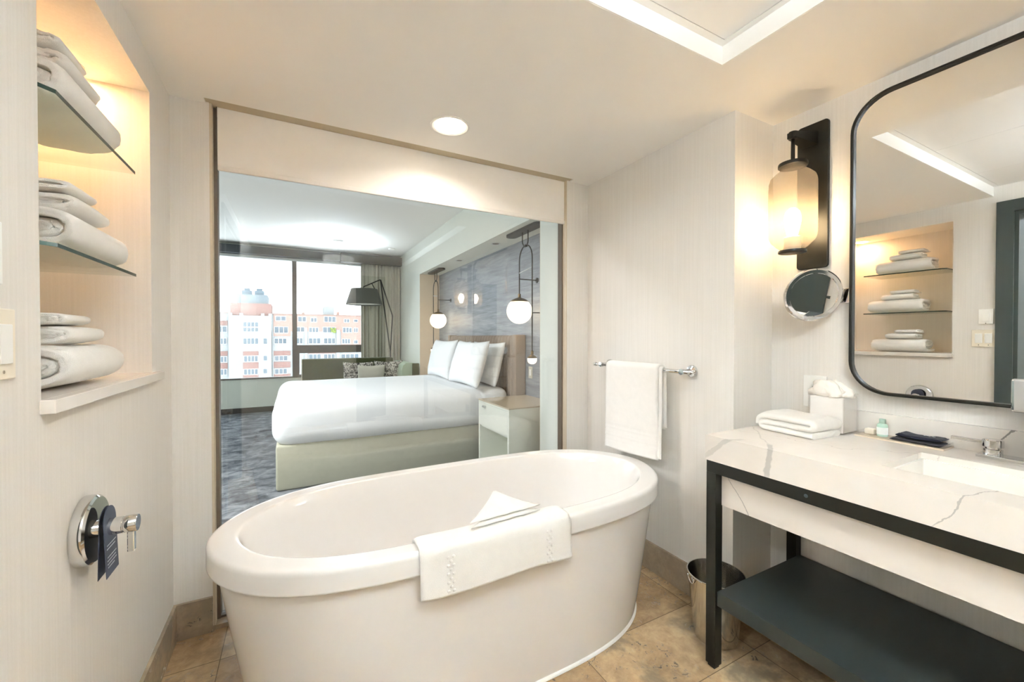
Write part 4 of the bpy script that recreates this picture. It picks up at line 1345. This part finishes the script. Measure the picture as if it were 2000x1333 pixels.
al = thing('arc_floor_lamp', 'black angular arc floor lamp with grey drum shade behind the sofa', 'floor lamp', (1.5, 7.5, 0))
yl = 7.50
MB().lathe([(0, .002), (.16, .002), (.16, .022), (.15, .026), (0, .026)], (1.515, 7.56, 0)).build('lamp_base', 'lamp_black', al)
apex = (1.345, yl, 2.266)
MB().tube([(1.515, yl, .026), (1.515, yl, .97), (1.345, yl, 2.266)], .011, 8).build('front_rod', 'lamp_black', al)
MB().tube([(1.515, yl + .005, .97), (1.555, yl + .005, 1.63), (1.350, yl + .005, 2.262)], .011, 8).build('rear_rod', 'lamp_black', al)
MB().tube([apex, (1.06, yl, 2.125), (1.06, yl, 2.085)], .010, 8).tube([(1.20, yl, 2.19), (1.255, yl, 2.085)], .008, 8).build('shade_arm', 'lamp_black', al)
MB().lathe([(.218, 2.085), (.303, 1.815), (.299, 1.815), (.214, 2.083), (.0, 2.083), (.0, 2.085), (.218, 2.085)], (1.075, yl, 0), seg=56).build('lamp_shade', 'shade_grey', al)
MB().lathe([(0, 1.83), (.297, 1.83)], (1.075, yl, 0), seg=48).build('diffuser', 'pillow_beige', al)

# ------------------------------------------------------------------ building across the street
FB = 70.0
ap = thing('apartment_building', 'long brick and white apartment block across the street through the window', 'building', (0, FB, -26))
MB().box((-34, FB, -26), (26, FB + 14, 4.55)).build('main_block', 'conc_white', ap)
MB().box((-34, FB - .15, 4.55), (26, FB + 14, 4.68)).build('cornice', plain('brown_cornice', '7d6a60', .8), ap)
tw = MB().box((-8.2, FB - .6, -26), (-3.0, FB + 6, 4.25)).build('tower', 'conc_white', ap)
for x in (-8.2, -6.9, -4.3, -3.35):
    MB().box((x, FB - .6, 4.25), (x + .42, FB - .2, 4.6)).build('merlon', 'conc_white', tw)
MB().box((-8.02, FB - .3, 4.25), (-3.04, FB + 5, 6.05)).build('penthouse', 'brick_rose', ap)
MB().box((-7.28, FB, 6.05), (-3.51, FB + 4, 7.34)).build('plant_room', 'roof_grey', ap)
for xc, wd in ((-6.1, 1.2), (-4.55, 1.15)):
    u = MB().box((xc - wd / 2, FB + .5, 7.34), (xc + wd / 2, FB + 1.6, 7.95)).build('cooling_unit', 'cool_unit', ap)
    MB().lathe([(.42, 7.95), (.42, 8.0), (.36, 8.05), (.40, 8.3), (.33, 8.3), (.30, 8.0)], (xc, FB + 1, 0), seg=16).build('fan_stack', 'cool_unit', u)
MB().box((4.12, FB + 1, 4.68), (5.57, FB + 4, 6.0)).build('roof_box', 'conc_white', ap)
for x in (5.9, 1.0):
    MB().box((x, FB + .4, 4.68), (x + .38, FB + .9, 5.2 if x > 2 else 4.95)).build('chimney', 'brick_red', ap)
BR = [(-6.52, -1.48, -4.61, -.86), (-6.53, -3.41, -4.62, -2.46), (-6.54, -4.62, -4.63, -4.22), (-9.62, 2.83, -8.36, 3.49), (-9.65, -1.45, -8.38, -.81), (-9.66, -3.27, -8.39, -2.49), (-2.8, -1.57, -.55, -.88), (-2.81, -3.4, -.56, -2.51), (-2.82, -4.8, -.56, -4.32), (1.8, -1.4, 5.7, -.85)]
for x0, z0, x1, z1 in BR:
    y = FB - .66 if -8.2 < x0 < -3.1 else FB - .06
    MB().box((x0, y, z0), (x1, y + .08, z1)).build('brick_panel', 'brick_rose', ap)
for x0, z0, x1, z1 in [(-2.77, 1.3, -.52, 4.55), (-.52, 2.04, 6.48, 4.55), (6.49, -.25, 26, 4.55), (-34, 1.3, -10.5, 4.55)]:
    MB().box((x0, FB - .05, z0), (x1, FB + .03, z1)).build('brick_panel', 'brick_red', ap)
for x0, z0, x1, z1 in [(-.2, -4.8, .1, 2.3), (1.35, -4.8, 1.7, 2.6), (5.8, -4.8, 6.3, 2.3), (-2.9, -4.8, -2.78, 2.0)]:
    MB().box((x0, FB - .25, z0), (x1, FB, z1)).build('pilaster', 'conc_white', ap)
WN = [(-6.5, 1.92, -4.59, 3.36, 4), (-6.51, .13, -4.6, 1.06, 4), (-6.42, -2.39, -4.67, -1.49, 4), (-6.44, -4.24, -4.68, -3.38, 4), (-4.07, .12, -3.49, 1.05, 1), (-4.08, -2.3, -3.5, -1.48, 1), (-4.1, -4.17, -3.51, -3.4, 1), (-9.63, 1.84, -8.41, 2.72, 2), (-9.64, .16, -8.47, 1.06, 3), (-9.66, -2.41, -8.44, -1.54, 3), (-9.67, -4.2, -8.45, -3.32, 3), (-2.5, 3.58, -1.13, 4.3, 2), (-2.67, 1.75, -.86, 2.74, 3), (-2.68, .16, -1.04, .99, 3), (-2.64, -2.38, -.94, -1.58, 3), (-2.65, -4.34, -1.01, -3.52, 3), (.44, 3.5, 1.58, 4.3, 2), (2.16, 3.46, 3.04, 4.16, 2), (4.05, 3.5, 5.74, 4.4, 3), (6.92, 3.47, 7.74, 4.06, 2), (8.37, 3.55, 9.01, 4.02, 1), (.21, 1.95, 1.34, 2.71, 2), (1.92, 1.89, 3.27, 2.66, 3), (3.86, 1.84, 5.74, 2.75, 3), (6.73, 1.85, 8.11, 2.71, 3), (8.37, 1.92, 9.01, 2.66, 2), (.2, .14, 1.1, 1.05, 2), (1.86, .12, 3.56, 1.04, 3), (3.98, .11, 5.67, 1.04, 3), (6.6, .09, 7.85, .9, 3), (8.36, .08, 9.0, .69, 1), (1.9, -2.24, 3.6, -1.42, 3), (3.97, -2.29, 5.6, -1.46, 3), (6.46, -2.31, 9.12, -1.51, 4)]
for x0, z0, x1, z1, n in WN:
    y = FB - .68 if -8.2 < x0 < -3.1 else FB - .10
    m = MB(); g = .05
    m.box((x0, y, z0), (x1, y + .05, z0 + g)); m.box((x0, y, z1 - g), (x1, y + .05, z1))
    two = z1 - z0 > 1.2
    if two: m.box((x0 + g, y, (z0 + z1) / 2 - .1), (x1 - g, y + .05, (z0 + z1) / 2 + .02))
    for k in range(n + 1):
        xx = x0 + (x1 - x0 - g) * k / n
        m.box((xx, y + .002, z0 + g), (xx + g * (1.5 if 0 < k < n else 1), y + .05, z1 - g))
    fo_ = m.build('window', 'ext_frame', ap)
    MB().box((x0 + .02, y + .03, z0 + .02), (x1 - .02, y + .058, z1 - .02)).build('window_pane', 'ext_glass', fo_)
m = MB()
for k in range(14):
    m.sphere((5.3 + random.uniform(-.3, .35), FB - .35 + random.uniform(-.1, .1), 2.1 + random.uniform(-.2, .4)), random.uniform(.12, .2), 8)
tag(m.build('balcony_plant', 'leaf', None, (5.3, FB - .3, 1.9)), 'green plant on a balcony of the brick block across the street', 'plant')
